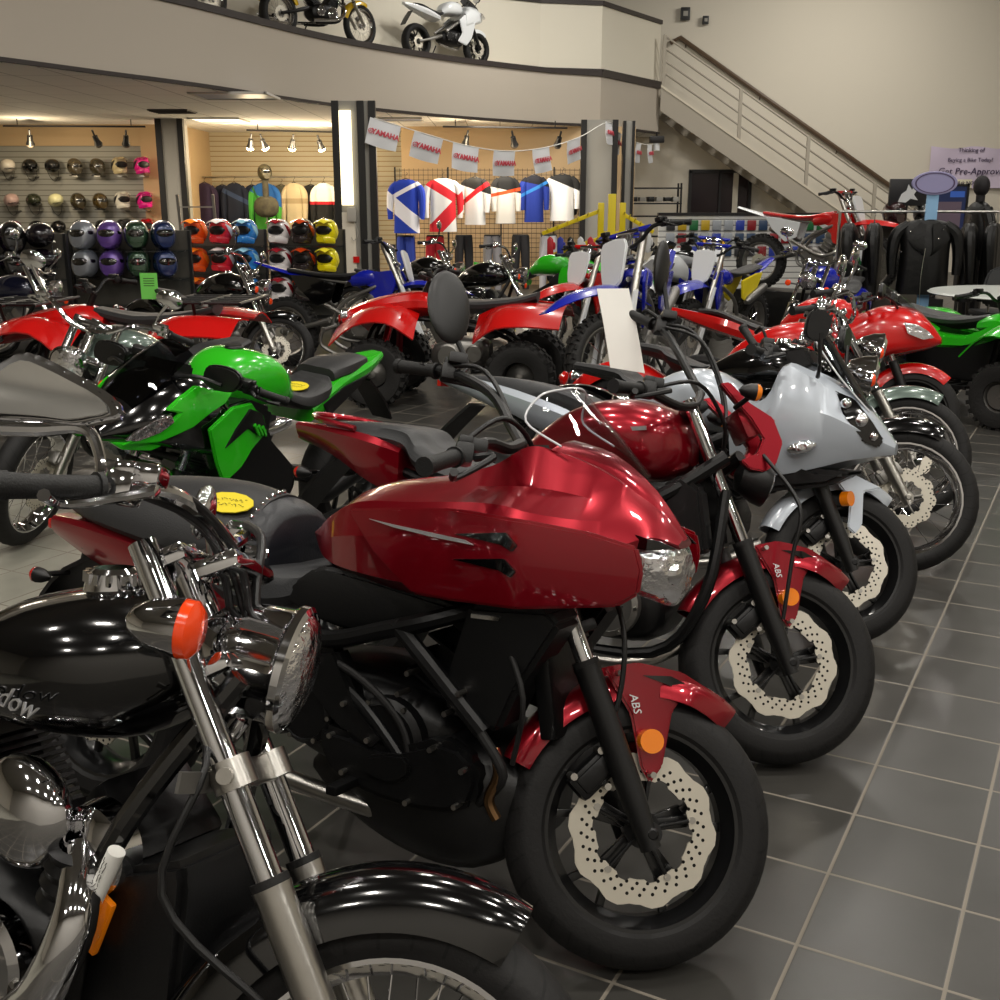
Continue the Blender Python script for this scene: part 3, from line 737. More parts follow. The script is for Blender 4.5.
for sd in (1,):
    g.patch([[(-.23, sd * .0, 1.13), (-.23, sd * .06, 1.125), (-.24, sd * .105, 1.11)], [(-.13, sd * .0, 1.108), (-.14, sd * .045, 1.1), (-.16, sd * .08, 1.08)], [(-.03, sd * .0, 1.04), (-.04, sd * .035, 1.032), (-.07, sd * .062, 1.02)], [(.045, 0, .95), (.042, sd * .02, .945), (.02, sd * .04, .945)]], .01)
g.mirror(); b.a(g, 'nose_beak', redp, parent=cw)
g = G()
g.patch([[(-.05 - 6 * y * y, y, 1.07 + 2.3 * y * y) for y in (-.155, -.08, 0, .08, .155)], [(-.15 - 5 * y * y, y, 1.17) for y in (-.16, -.08, 0, .08, .16)], [(-.235 - 1.8 * y * y, y, 1.25 - 1.5 * y * y) for y in (-.13, -.065, 0, .065, .13)]], .004)
ws = b.a(g, 'windscreen', screen_c)
g = G(); g.tube([(-.194, -.155, 1.125), (-.278, -.16, 1.17), (-.265, -.13, 1.225), (-.243, -.065, 1.244), (-.235, 0, 1.25), (-.243, .065, 1.244), (-.265, .13, 1.225), (-.278, .16, 1.17), (-.194, .155, 1.125)], .0025, 6, 5); b.a(g, 'screen_edge_highlight', mat('screen_edge_highlight', 'd8dade', .2), parent=ws)  # bright rim highlight of the glass, put in as a pale tube
g = G(); g.slab([(-.36, 1.1), (-.3, 1.12), (-.28, 1.08), (-.33, 1.04), (-.38, 1.05)], -.05, .1, bev=.01); b.a(g, 'instrument_panel', blackp)
g = G()
g.hull([(-.06, [(0, .955), (.08, .95), (.118, .93), (.125, .9), (.11, .85), (.05, .83), (0, .83)]), (.0, [(0, .95), (.07, .945), (.098, .92), (.102, .89), (.09, .84), (.04, .815), (0, .815)]),
        (.035, [(0, .94), (.05, .935), (.072, .91), (.075, .87), (.062, .83), (.03, .81), (0, .805)]), (.055, [(0, .92), (.025, .915), (.038, .9), (.04, .87), (.03, .845), (.015, .835), (0, .83)])], 4, 2)
h = b.a(g, 'headlight', reflect)
g = G(); g.slab([(-.06, .965), (.02, .95), (.05, .935), (.0, .93), (-.05, .93)], -.118, .006, yf=lambda x, z: .9 * max(x, 0), bev=.001, grid=.03); g.mirror()
b.a(g, 'headlight_rim', blackg, parent=h)
g = G(); g.ell((.03, -.045, .88), (.03, .03, .03)); g.mirror(); b.a(g, 'reflector_bowl', chrome, parent=h)
for sd in (-1, 1):
    g = G(); g.ell((-.115, sd * .232, .882), (.026, .012, .032), 16); b.a(g, 'turn_signal', amber, parent=cw)
g = G()   # black side cover under the seat
g.slab([(-.85, .7), (-.78, .785), (-.7, .79), (-.5, .77), (-.38, .75), (-.42, .71), (-.55, .66), (-.7, .655)], -.185, .07, yf=lambda x, z: 3 * (z - .73) ** 2, bev=.014, grid=.05, k=2); g.mirror(); b.a(g, 'side_cover', blackp)
g = G(); g.slab([(-.345, .775), (-.17, .79), (-.14, .76), (-.23, .6), (-.27, .5), (-.4, .52), (-.4, .6)], -.225, .13, bev=.012, yf=lambda x, z: .12 * max(x + .3, 0) + .15 * (.78 - z)); g.mirror()
sh = b.a(g, 'radiator_shroud', blackp)
g = G(); g.box((-.3, -.222, .755), (.07, .006, .009), R(-3)); b.a(g, 'shroud_badge', chrome, parent=sh)
g = G(); g.box((-.2, 0, .62), (.04, .26, .26), R(-12), .01); rd = b.a(g, 'radiator', blackm)
b.tubes('frame', [(.021, [(-.85, -.19, .63), (-.7, -.2, .635), (-.56, -.2, .68), (-.42, -.19, .73), (-.25, -.1, .8)]), (.02, [(-.53, -.2, .7), (-.43, -.205, .62), (-.3, -.19, .5)]),
    (.021, [(-.85, .19, .63), (-.7, .2, .635), (-.56, .2, .68), (-.42, .19, .73), (-.25, .1, .8)]), (.018, [(-.86, -.19, .62), (-.95, -.16, .45), (-.98, -.12, .36)]), (.016, [(-.85, -.14, .64), (-1.2, -.12, .68), (-1.6, -.08, .72)]), (.016, [(-.85, .14, .64), (-1.2, .12, .68), (-1.6, .08, .72)]), (.014, [(-.8, -.18, .6), (-.6, -.2, .5), (-.45, -.2, .36)])], blackm)
e = b.engine((-.6, .44), fins=3, w_=.19)
g = G()
g.sup([(-.82, .26, .3, .06), (-.7, .2, .42, .13), (-.5, .15, .48, .19), (-.32, .16, .46, .2), (-.2, .24, .4, .12)], 3.4, 4, 24); b.a(g, 'oil_pan', blackp)
g = G()
g.slab([(-.76, .6), (-.68, .62), (-.6, .5), (-.52, .44), (-.56, .4), (-.66, .44), (-.74, .5)], -.215, .06, bev=.012); b.a(g, 'engine_cover', blackm, parent=e)
g = G(); g.slab([(-.7, .44), (-.52, .42), (-.4, .47), (-.3, .44), (-.3, .34), (-.44, .3), (-.66, .33)], -.222, .06, bev=.016, k=2); b.a(g, 'engine_cover', blackm, parent=e)
g = G(); g.slab([(-.56, .4), (-.47, .42), (-.45, .38), (-.5, .35), (-.57, .36)], -.232, .02, bev=.006, k=2); b.a(g, 'engine_cover', blackm, parent=e)
b.bolts([(-.72, -.2, .58), (-.64, -.2, .5), (-.57, -.2, .43), (-.67, -.2, .42), (-.4, -.215, .45), (-.32, -.215, .42), (-.33, -.215, .34), (-.45, -.215, .32), (-.62, -.215, .35), (-.48, -.2, .6), (-.5, -.2, .55), (-.38, -.2, .53), (-.35, -.2, .58)], .0065, .05, e)
b.tubes('hose', [(.009, [(-.75, -.19, .6), (-.6, -.21, .56), (-.5, -.2, .48), (-.46, -.2, .38)]), (.012, [(-.3, -.2, .5), (-.24, -.2, .42), (-.3, -.18, .34)]), (.006, [(-.28, -.18, .72), (-.2, -.22, .6), (-.22, -.2, .45)])], rubber)
g = G(); g.tube([(-.27, -.19, .47), (-.25, -.2, .42), (-.27, -.195, .36), (-.25, -.19, .32)], .012, 8); b.a(g, 'sensor_pipe', mat('bronze_metal', '8a6a4a', .3, 1))
g = G(); g.box((-.6, -.25, .33), (.03, .11, .022), None, .006); b.a(g, 'foot_peg', blackm)
g = G()  # rider seat then the raised pillion seat with its bolster
g.hull([(-.74, [(0, .8), (.08, .8), (.13, .79), (.14, .77), (.13, .75), (0, .74)]), (-.86, [(0, .765), (.11, .768), (.165, .76), (.18, .73), (.165, .68), (0, .66)]),
        (-1.0, [(0, .76), (.12, .765), (.17, .76), (.185, .72), (.17, .66), (0, .64)]), (-1.08, [(0, .8), (.12, .81), (.165, .79), (.18, .74), (.16, .68), (0, .66)])], 4, 2)
st = b.a(g, 'rider_seat', seatg)
g = G()
g.hull([(-1.0, [(0, .925), (.07, .91), (.13, .86), (.165, .8), (.15, .72), (0, .68)]), (-1.15, [(0, .945), (.07, .93), (.135, .875), (.175, .8), (.16, .74), (0, .7)]), (-1.35, [(0, .935), (.065, .92), (.13, .87), (.165, .81), (.15, .77), (0, .74)]),
        (-1.55, [(0, .905), (.05, .895), (.1, .86), (.125, .82), (.11, .79), (0, .77)]), (-1.68, [(0, .86), (.03, .855), (.06, .84), (.07, .82), (.05, .8), (0, .79)])], 5, 2)
ps = b.a(g, 'pillion_seat', seatm, ang=50)
g = G(); g.hull([(-.945, [(0, .875), (.06, .87), (.11, .84), (.13, .79), (.11, .73), (0, .7)]), (-.965, [(0, .9), (.07, .893), (.13, .855), (.15, .79), (.13, .71), (0, .68)]), (-1.01, [(0, .925), (.07, .91), (.133, .86), (.168, .8), (.15, .71), (0, .67)])], 3, 2); b.a(g, 'seat_bolster', mat('bolster_vinyl', '15171d', .38, bump=.1, bscale=200), parent=ps)
for i in range(9):
    g = G(); a = -.16 + i * .02; g.ell((-1.012, a, .93 - 2.6 * abs(a) ** 1.8), (.007, .008, .007), 8); b.a(g, 'seat_stud', chrome, parent=ps)
g = G(); g.slab([(.075 * cos(i * .524), .034 * sin(i * .524)) for i in range(12)], -.001, .003, bev=0); 
SM = M.Translation((-1.09, -.118, .899)) @ M.Rotation(R(4), 4, 'Z') @ M.Rotation(R(43), 4, 'X')
ys = b.a(g, 'price_sticker', yellowm, parent=ps, at=SM @ M.Rotation(R(-90), 4, 'X'))
scrib(b, ps, SM @ TR(0, 0, .003), .1, .034, 2)
g = G()   # red tail
g.hull([(-.98, [(0, .74), (.14, .73), (.165, .68), (.15, .6), (0, .6)]), (-1.2, [(0, .77), (.14, .765), (.165, .71), (.14, .63), (0, .63)]), (-1.5, [(0, .79), (.11, .785), (.125, .74), (.1, .67), (0, .66)]), (-1.76, [(0, .785), (.05, .78), (.06, .76), (.045, .73), (0, .725)])], 4, 2)
tl = b.a(g, 'tail_cowl', redp)
g = G(); g.box((-1.77, 0, .755), (.03, .1, .03), None, .008); b.a(g, 'tail_light', redl, parent=tl)
g = G(); g.patch([[(-1.5, y, .72) for y in (-.07, 0, .07)], [(-1.68, y, .64) for y in (-.08, 0, .08)], [(-1.78, y, .52) for y in (-.08, 0, .08)], [(-1.76, y, .46) for y in (-.05, 0, .05)]], .012); b.a(g, 'rear_fender', blackp)
for sd in (-1, 1): b.signal((-1.68, .06, .63), (-1.7, .15, .63), .022, side=sd, face=-1, lm=redl)
b.pipe([(-.3, .05, .35), (-.5, .14, .25), (-1.0, .15, .28)], .022, steel, ((-1.0, -.15, .3), (-1.5, -.16, .36), .055, blackm))
hb = b.bars([(-.37, 0, 1.12), (-.39, .08, 1.18), (-.44, .18, 1.28), (-.54, .28, 1.345), (-.67, .38, 1.37)], [(-.37, 0, 1.12), (-.41, -.1, 1.08), (-.47, -.2, 1.06), (-.53, -.3, 1.0), (-.59, -.4, .95)], r=.0135)
b.mirror((-.53, .32, 1.35), (-.5, .36, 1.4), (-.57, .36, 1.55), (.07, .11), 1, True, rz=-60, tilt=-12)
hoses(b, [[(-.52, -.26, 1.04), (-.44, -.2, 1.12), (-.36, -.1, 1.1), (-.33, -.05, 1.0)], [(-.56, .3, 1.33), (-.44, .26, 1.3), (-.36, .15, 1.16), (-.33, .08, 1.0)], [(-.56, .28, 1.36), (-.46, .2, 1.34), (-.38, .1, 1.18), (-.34, .03, 1.0)], [(-.2, -.05, .9), (-.12, -.13, .75), (-.1, -.13, .6), (-.12, -.1, .45)]], r=.006)

# ---- 2: red naked tourer
b = Bike('red naked motorcycle with hooked red headlight cowl and a white paper tag on its handlebar', .80, 3.045, -27, 11, 34)
b.off = V((.062, -.03, 0))
naked_wheelset(b); ctx_front_fender(b, redp); b.fork(L=.82, Ls=.36); b.stand(-.9, .3)
g = G(); g.sup([(-.37, .86, .92, .05), (-.4, .83, .98, .11), (-.46, .8, 1.03, .17), (-.6, .8, 1.045, .19), (-.75, .8, 1.0, .17), (-.9, .78, .88, .12), (-1.0, .77, .8, .08)], 2.8, 5, 28)
tk = b.a(g, 'fuel_tank', redp)
g = G(); g.lathe([(0, .012), (.03, .012), (.034, .004), (.034, -.01)], (-.62, 0, 1.04), (0, 0, 1), 24); b.a(g, 'fuel_cap', chrome, parent=tk)
g = G(); g.box((-.5, -.178, .96), (.06, .005, .012), R(-8)); b.a(g, 'badge', emblem, parent=tk)
g = G(); g.slab([(-.36, 1.09), (-.33, 1.1), (-.26, 1.05), (-.18, 1.02), (-.14, .95), (-.155, .88), (-.19, .85), (-.24, .85), (-.27, .87), (-.22, .9), (-.205, .95), (-.25, 1.0), (-.3, 1.04)], -.1, .03, bev=.004, yf=lambda x, z: .18 * (x + .3)); g.mirror()
sw = b.a(g, 'headlight_cowl', redp, True)
g = G(); g.slab([(-.42, .8), (-.36, .84), (-.3, .8), (-.26, .62), (-.38, .58)], -.15, .08, bev=.012); g.mirror(); b.a(g, 'radiator_shroud', blackp)
g = G(); g.lathe([(.001, -.09), (.05, -.075), (.075, -.02), (.08, .01)], (-.17, 0, .84), (1, 0, -.1), 24); h = b.a(g, 'headlight', blackp, True)
g = G(); g.lathe([(.078, .008), (.06, .02), (.001, .03)], (-.17, 0, .84), (1, 0, -.1), 24); b.a(g, 'headlight_lens', reflect, parent=h)
g = G(); g.box((-.25, 0, 1.0), (.05, .14, .1), R(-30), .015); b.a(g, 'number_cowl', redp, True)
g = G(); g.hull([(-.95, [(0, .8), (.09, .8), (.13, .77), (.12, .73), (0, .72)]), (-1.1, [(0, .785), (.12, .79), (.16, .77), (.16, .73), (0, .71)]), (-1.25, [(0, .83), (.13, .84), (.16, .81), (.15, .76), (0, .74)]), (-1.32, [(0, .885), (.12, .885), (.14, .86), (.14, .82), (0, .8)]), (-1.5, [(0, .895), (.11, .89), (.13, .87), (.13, .84), (0, .82)]), (-1.66, [(0, .885), (.07, .88), (.09, .87), (.08, .85), (0, .85)])], 5, 2)
b.a(g, 'seat', seatg, ang=50)
g = G(); g.hull([(-1.32, [(0, .82), (.14, .82), (.15, .78), (.13, .66), (0, .66)]), (-1.45, [(0, .86), (.15, .855), (.16, .8), (.13, .7), (0, .7)]), (-1.62, [(0, .87), (.13, .865), (.13, .83), (.1, .77), (0, .76)]), (-1.78, [(0, .87), (.09, .87), (.1, .85), (.07, .81), (0, .8)])], 5, 2)
tl = b.a(g, 'tail_cowl', redp, ang=40)
g = G(); g.tube([(-1.5, -.15, .87), (-1.66, -.13, .89), (-1.76, 0, .9), (-1.66, .13, .89), (-1.5, .15, .87)], .01, 8); b.a(g, 'grab_rail', redp, parent=tl)
g = G(); g.box((-1.79, 0, .83), (.02, .12, .04), None, .008); b.a(g, 'tail_light', redl, parent=tl)
b.engine((-.6, .44), fins=8, w_=.17, cov=alu); b.pipe([(-.3, .05, .35), (-.5, .14, .25), (-1.0, .15, .28)], .022, steel, ((-1.0, -.15, .3), (-1.5, -.16, .36), .055, blackm))
b.tubes('frame', [(.022, [(-.25, -.08, .9), (-.5, -.17, .72), (-.9, -.17, .62), (-.95, -.15, .4)]), (.022, [(-.25, .08, .9), (-.5, .17, .72), (-.9, .17, .62), (-.95, .15, .4)]), (.018, [(-.25, -.05, .8), (-.26, -.12, .5), (-.4, -.13, .3), (-.8, -.13, .28)]), (.016, [(-.9, -.12, .64), (-1.4, -.1, .76)]), (.016, [(-.9, .12, .64), (-1.4, .1, .76)])], blackm)
b.bars([(-.39, 0, 1.08), (-.4, .07, 1.14), (-.44, .15, 1.25), (-.48, .28, 1.37), (-.58, .38, 1.44)], [(-.39, 0, 1.08), (-.42, -.08, 1.02), (-.5, -.18, .98), (-.63, -.32, .97), (-.72, -.41, .94)], r=.0135)
b.mirror((-.48, .3, 1.38), (-.45, .33, 1.43), (-.49, .33, 1.6), (.06, .1), 1, rz=-32)
g = G(); g.patch([[(-.7, .36, 1.5), (-.59, .36, 1.52)], [(-.66, .355, 1.37), (-.545, .355, 1.38)], [(-.62, .36, 1.23), (-.5, .36, 1.23)]], .002); pt_ = b.a(g, 'paper_tag', paperm, True); pt_['label'] = 'large white paper tag hanging from the handlebar'
for sd in (-1, 1): b.signal((-.3, .08, 1.03), (-.27, .17, 1.06), .026, True, sd, lm=amber)
g = G(); g.patch([[(-1.6, y, .78) for y in (-.07, 0, .07)], [(-1.72, y, .66) for y in (-.08, 0, .08)], [(-1.8, y, .55) for y in (-.07, 0, .07)]], .012); b.a(g, 'rear_fender', blackp)
for sd in (-1, 1): b.signal((-1.7, .06, .7), (-1.72, .14, .7), .022, side=sd, face=-1, lm=redl)
hoses(b, [[(-.48, .27, 1.38), (-.38, .2, 1.34), (-.3, .12, 1.15), (-.28, .05, .95)], [(-.47, .24, 1.36), (-.36, .16, 1.3), (-.29, .08, 1.1), (-.3, .0, .9)], [(-.6, -.27, .99), (-.45, -.2, 1.05), (-.33, -.08, .98), (-.3, 0, .9)], [(-.2, -.08, .9), (-.1, -.15, .75), (-.1, -.13, .6), (-.1, -.1, .42)]], r=.006)

# ---- 3: silver half-faired tourer
b = Bike('silver grey motorcycle with pointed half fairing and tall clear windscreen', 1.26, 3.97, -27, 11, 34)
naked_wheelset(b); b.fork(L=.66, Ls=.38); b.stand(-.9, .3)
g = G(); g.arcf((0, b.ax), .34, 58, 90, .075, .045, .005, 16, .3); g.arcf((0, b.ax), .335, 94, 162, .068, .045, .005, 14, .85); f = b.a(g, 'front_fender', silverp, True)
g = G(); g.slab([(-.1, .62), (-.02, .64), (.1, .6), (.03, .575), (.035, .45), (.01, .41), (-.02, .43), (-.02, .54)], -.1, .014, bev=.005); g.mirror(); b.a(g, 'fender_side_panel', silverp, parent=f)
g = G()
g.hull([(-.42, [(0, .84), (.1, .86), (.19, .86), (.225, .8), (.215, .74), (.18, .68), (0, .66)]), (-.3, [(0, .86), (.13, .9), (.215, .9), (.245, .84), (.235, .74), (.19, .62), (0, .6)]),
        (-.25, [(0, .88), (.16, 1.03), (.205, 1.02), (.245, .88), (.24, .76), (.19, .62), (0, .6)]), (-.17, [(0, .93), (.15, 1.02), (.2, 1.0), (.238, .87), (.23, .76), (.17, .64), (0, .62)]),
        (-.08, [(0, .97), (.12, .98), (.17, .95), (.215, .86), (.205, .76), (.15, .67), (0, .65)]), (.0, [(0, .93), (.09, .93), (.135, .9), (.175, .83), (.165, .76), (.12, .7), (0, .68)]),
        (.08, [(0, .86), (.055, .86), (.085, .84), (.115, .79), (.105, .75), (.075, .72), (0, .71)]), (.15, [(0, .775), (.02, .775), (.03, .77), (.04, .76), (.035, .745), (.025, .735), (0, .735)])], 4, 1)
cw = b.a(g, 'fairing', silverp, ang=28)
g = G(); g.sup([(-.36, .78, .86, .1), (-.42, .76, .93, .16), (-.55, .76, 1.0, .19), (-.7, .76, .98, .17), (-.85, .76, .88, .11)], 2.8, 4, 24); b.a(g, 'fuel_tank', silverp)
g = G(); g.slab([(-.07, .95), (-.0, .925), (.07, .85), (.115, .785), (.1, .755), (.05, .77), (-.01, .84)], -.222, .03, bev=.006, yf=lambda x, z: .62 * max(x + .08, 0) + .6 * max(z - .86, 0), grid=.04); g.mirror()
h = b.a(g, 'headlight', blackg, parent=cw)
for x, z, y, r in ((-.02, .905, -.175, .02), (.035, .85, -.152, .026), (.08, .795, -.125, .018)):
    g = G(); g.ell((x, y + .008, z), (r, .02, r)); g.mirror(); b.a(g, 'reflector_bowl', reflect, parent=cw)
g = G(); g.ell((-.15, -.218, .735), (.055, .022, .026), rot=M.Rotation(R(12), 4, 'Z') @ M.Rotation(R(-20), 4, 'Y')); g.mirror(); b.a(g, 'turn_signal', reflect, parent=cw)
g = G(); g.box((-.3, -.248, .82), (.1, .004, .014), R(4)); b.a(g, 'badge', redl, parent=cw)
g = G(); g.patch([[(.05, y, .89 - 1.5 * y * y) for y in (-.08, -.04, 0, .04, .08)], [(-.07, y, 1.06 - 3. * y * y) for y in (-.13, -.07, 0, .07, .13)], [(-.19, y, 1.21 - 3 * y * y) for y in (-.12, -.06, 0, .06, .12)]], .004); ws = b.a(g, 'windscreen', glass('light_smoke_windscreen', 'b0b4b8', mixf=.08))
g = G(); g.tube([(.05, -.08, .885), (-.07, -.13, 1.012), (-.19, -.12, 1.168), (-.19, -.06, 1.2), (-.19, 0, 1.212), (-.19, .06, 1.2), (-.19, .12, 1.168), (-.07, .13, 1.012), (.05, .08, .885)], .003, 6, 5); b.a(g, 'screen_edge_highlight', mat('screen_edge_highlight', 'd8dade', .2), parent=ws)  # edge highlight of the windscreen as a pale tube
g = G(); g.slab([(-.28, 1.08), (-.2, 1.1), (-.16, 1.04), (-.24, 1.0)], -.09, .18, bev=.01); b.a(g, 'instrument_panel', blackp)
g = G(); g.slab([(-.3, .72), (-.1, .66), (.04, .66), (-.05, .6), (-.3, .55), (-.4, .6)], -.17, .34, bev=.02); b.a(g, 'radiator', blackp)
b.engine((-.6, .44), w_=.17, cov=alu)
b.tubes('frame', [(.022, [(-.25, -.1, .9), (-.5, -.18, .72), (-.9, -.17, .62), (-.95, -.15, .4)]), (.022, [(-.25, .1, .9), (-.5, .18, .72), (-.9, .17, .62), (-.95, .15, .4)]), (.016, [(-.9, -.12, .64), (-1.4, -.1, .76)]), (.016, [(-.9, .12, .64), (-1.4, .1, .76)])], blackm)
g = G(); g.hull([(-.7, [(0, .86), (.08, .86), (.12, .83), (.1, .8), (0, .79)]), (-.95, [(0, .8), (.13, .81), (.16, .78), (.15, .74), (0, .73)]), (-1.12, [(0, .85), (.13, .86), (.15, .83), (.14, .77), (0, .76)]), (-1.35, [(0, .9), (.1, .9), (.13, .87), (.12, .84), (0, .83)]), (-1.6, [(0, .91), (.06, .905), (.08, .89), (.07, .87), (0, .86)])], 5, 2); b.a(g, 'seat', seatg, ang=50)
g = G(); g.hull([(-.98, [(0, .76), (.16, .76), (.17, .7), (.14, .64), (0, .64)]), (-1.3, [(0, .85), (.14, .845), (.15, .78), (.11, .72), (0, .72)]), (-1.65, [(0, .9), (.09, .9), (.1, .87), (.07, .83), (0, .82)]), (-1.78, [(0, .91), (.04, .91), (.05, .89), (.04, .87), (0, .86)])], 5, 2); tl = b.a(g, 'tail_cowl', silverp)
g = G(); g.box((-1.78, 0, .86), (.02, .08, .03), None, .006); b.a(g, 'tail_light', redl, parent=tl)
g = G(); g.patch([[(-1.6, y, .78) for y in (-.07, 0, .07)], [(-1.72, y, .66) for y in (-.08, 0, .08)], [(-1.8, y, .55) for y in (-.07, 0, .07)]], .012); b.a(g, 'rear_fender', blackp)
b.bars([(-.36, 0, 1.06), (-.34, .08, 1.08), (-.32, .2, 1.14), (-.32, .29, 1.2), (-.36, .36, 1.3)], [(-.36, 0, 1.06), (-.38, -.08, 1.05), (-.42, -.2, 1.0), (-.48, -.3, .98), (-.53, -.37, .96)])
b.mirror((-.12, .22, .99), (-.11, .26, 1.03), (-.13, .27, 1.17), (.048, .056), -1, False, shape='slab', rz=-55); b.mirror((-.12, .2, .99), (-.11, .26, 1.04), (-.13, .3, 1.17), (.085, .055), 1, False, shape='slab')
g = G(); g.cyl((-.06, -.13, .53), (-.04, -.155, .53), .028, n=24); r = b.a(g, 'front_reflector', amber, True)
b.pipe([(-.3, .05, .35), (-.5, .14, .25), (-1.0, .15, .28)], .022, steel, ((-1.0, -.15, .3), (-1.5, -.16, .36), .055, blackm))

# ---- 0: black cruiser at the left, wire wheel, chrome fork
b = Bike('black and chrome cruiser with amber turn signal and tank lettering, closest to the camera', -.196, 1.278, -31.5, 9.5, 32, 33.5, .325)
b.wheel(0, b.ax, .325, .055, True, 'wire', chrome, disc=.13, side=1, rimR=.245)
b.wheel(-1.6, .33, .33, .085, False, 'wire', chrome, disc=.12, rimR=.235, simple=1); b.rear(-1.6, .33, blackg); b.stand(-1, .3)
b.fork(L=.93, Ls=.39, ml=steel, rl=.0285, ru=.0215, wd=.115, off=-.005)
g = G(); g.arcf((0, .325), .375, 66, 168, .085, .07, .006, 26, .7, 7); f = b.a(g, 'front_fender', blackg, True)
g = G(); q = M.Rotation(-b.rk, 4, 'Y'); c = V((0, 0, b.ax)) + b.k * .56
g.box(c + V((.005, 0, 0)), (.012, .25, .045), q, .005)
for sd in (-1, 1): g.lathe([(.0235, -.022), (.033, -.022), (.033, .022), (.0235, .022)], c + V((0, sd * .115, 0)), b.k, 24, True)
g.cyl(c + V((.0, -.16, 0)), c + V((0, -.13, 0)), .012); br = b.a(g, 'fork_brace', steel, True)
g = G(); g.patch([[c + V((-.05, -.2, -.0)), c + V((-.03, -.14, 0)), c + V((-.03, -.06, 0))], [c + V((-.05, -.2, -.03)), c + V((-.03, -.14, -.03)), c + V((-.03, -.06, -.03))]], .006, 2); b.a(g, 'bracket', alu, parent=br)
# headlight
hc = V((-.285, 0, .955)); g = G(); g.lathe([(.001, -.16), (.04, -.152), (.07, -.12), (.088, -.065), (.094, -.01), (.102, .0), (.102, .012), (.095, .018)], hc, (1, 0, -.08), 40); h = b.a(g, 'headlight', chrome, True)
g = G(); g.lathe([(.091, .012), (.08, .026), (.05, .036), (.001, .04)], hc, (1, 0, -.08), 40); b.a(g, 'headlight_lens', reflect, parent=h)
g = G(); g.tube([hc + V((-.06, 0, -.09)), hc + V((-.08, 0, -.13)), hc + V((-.1, 0, -.16))], .018, 12); b.a(g, 'headlight_bracket', chrome, parent=h)
g = G(); g.box(V((-.4, 0, 1.09)), (.07, .24, .03), R(-30), .012); b.a(g, 'top_clamp', chrome, True)
b.mirror((-.51, .2, 1.12), (-.515, .2, 1.14), (-.54, .2, 1.2), (.035, .05), 1, True, chrome)
for sd, y in ((-1, .2),):
    z = .985 if sd < 0 else 1.2; x = -.405 if sd < 0 else -.54
    g = G(); st = len(g.v); g.lathe([(.001, -.08), (.022, -.068), (.036, -.04), (.043, 0), (.044, .006)], (x, sd * y, z), (1, 0, 0) if sd < 0 else (.5, .85, 0), 28); g.cyl((x - .02, sd * (y - .11), z - .03), (x - .03, sd * y, z - .01), .009)
    o = b.a(g, 'turn_signal', chrome, True)
    g = G(); g.lathe([(.043, .004), (.042, .02), (.03, .03), (.001, .034)], (x, sd * y, z), (1, 0, 0) if sd < 0 else (.5, .85, 0), 28); b.a(g, 'lens', orangel, parent=o)
hb = b.bars([(-.42, 0, 1.13), (-.43, .08, 1.15), (-.46, .2, 1.17), (-.52, .3, 1.15), (-.6, .4, 1.12)], grip=.13, r=.0127, m=chrome)
MO = [(-.77, 1.21), (-.71, 1.222), (-.64, 1.23), (-.595, 1.232), (-.56, 1.245), (-.53, 1.26), (-.55, 1.285), (-.6, 1.305), (-.66, 1.325), (-.7, 1.33), (-.735, 1.3), (-.765, 1.25)]
g = G(); g.slab(MO, -.262, .02, bev=.008, k=2); mr = b.a(g, 'mirror', chrome, True); g = G(); st = len(g.v); g.slab([(-.64 + (x + .64) * .8, 1.265 + (z - 1.265) * .72) for x, z in MO], -.266, .006, yf=lambda x, z: -.35 * (z - 1.22) * 0 - .006 + .9 * (z - 1.265) ** 2 * -3 + .02 * (x + .65), bev=0, k=2, grid=.012); b.a(g, 'mirror_glass', mat('mirror_silver_glass', 'b4b2ac', .12, .75), parent=mr)
g = G(); g.tube([(-.545, -.25, 1.16), (-.555, -.25, 1.2), (-.585, -.25, 1.235), (-.65, -.25, 1.225), (-.72, -.25, 1.215)], [.008, .008, .009, .012, .012], 10, 5); b.a(g, 'mirror_stem', chrome, parent=mr)
hoses(b, [(.007, [(-.5, -.25, 1.17), (-.44, -.16, 1.17), (-.38, -.06, 1.1), (-.36, .0, .98), (-.38, .02, .85)]), (.006, [(-.5, -.22, 1.16), (-.43, -.12, 1.14), (-.38, -.02, 1.05), (-.37, .03, .93), (-.4, .02, .8)]), (.008, [(-.46, .2, 1.19), (-.4, .1, 1.16), (-.37, .02, 1.08), (-.35, .0, .95), (-.39, -.02, .82)]), (.007, [(-.47, -.16, 1.16), (-.42, -.08, 1.12), (-.39, 0, 1.0), (-.4, -.0, .88)]), (.006, [(-.4, -.05, .85), (-.34, -.15, .8), (-.36, -.16, .62), (-.2, -.13, .5)])])
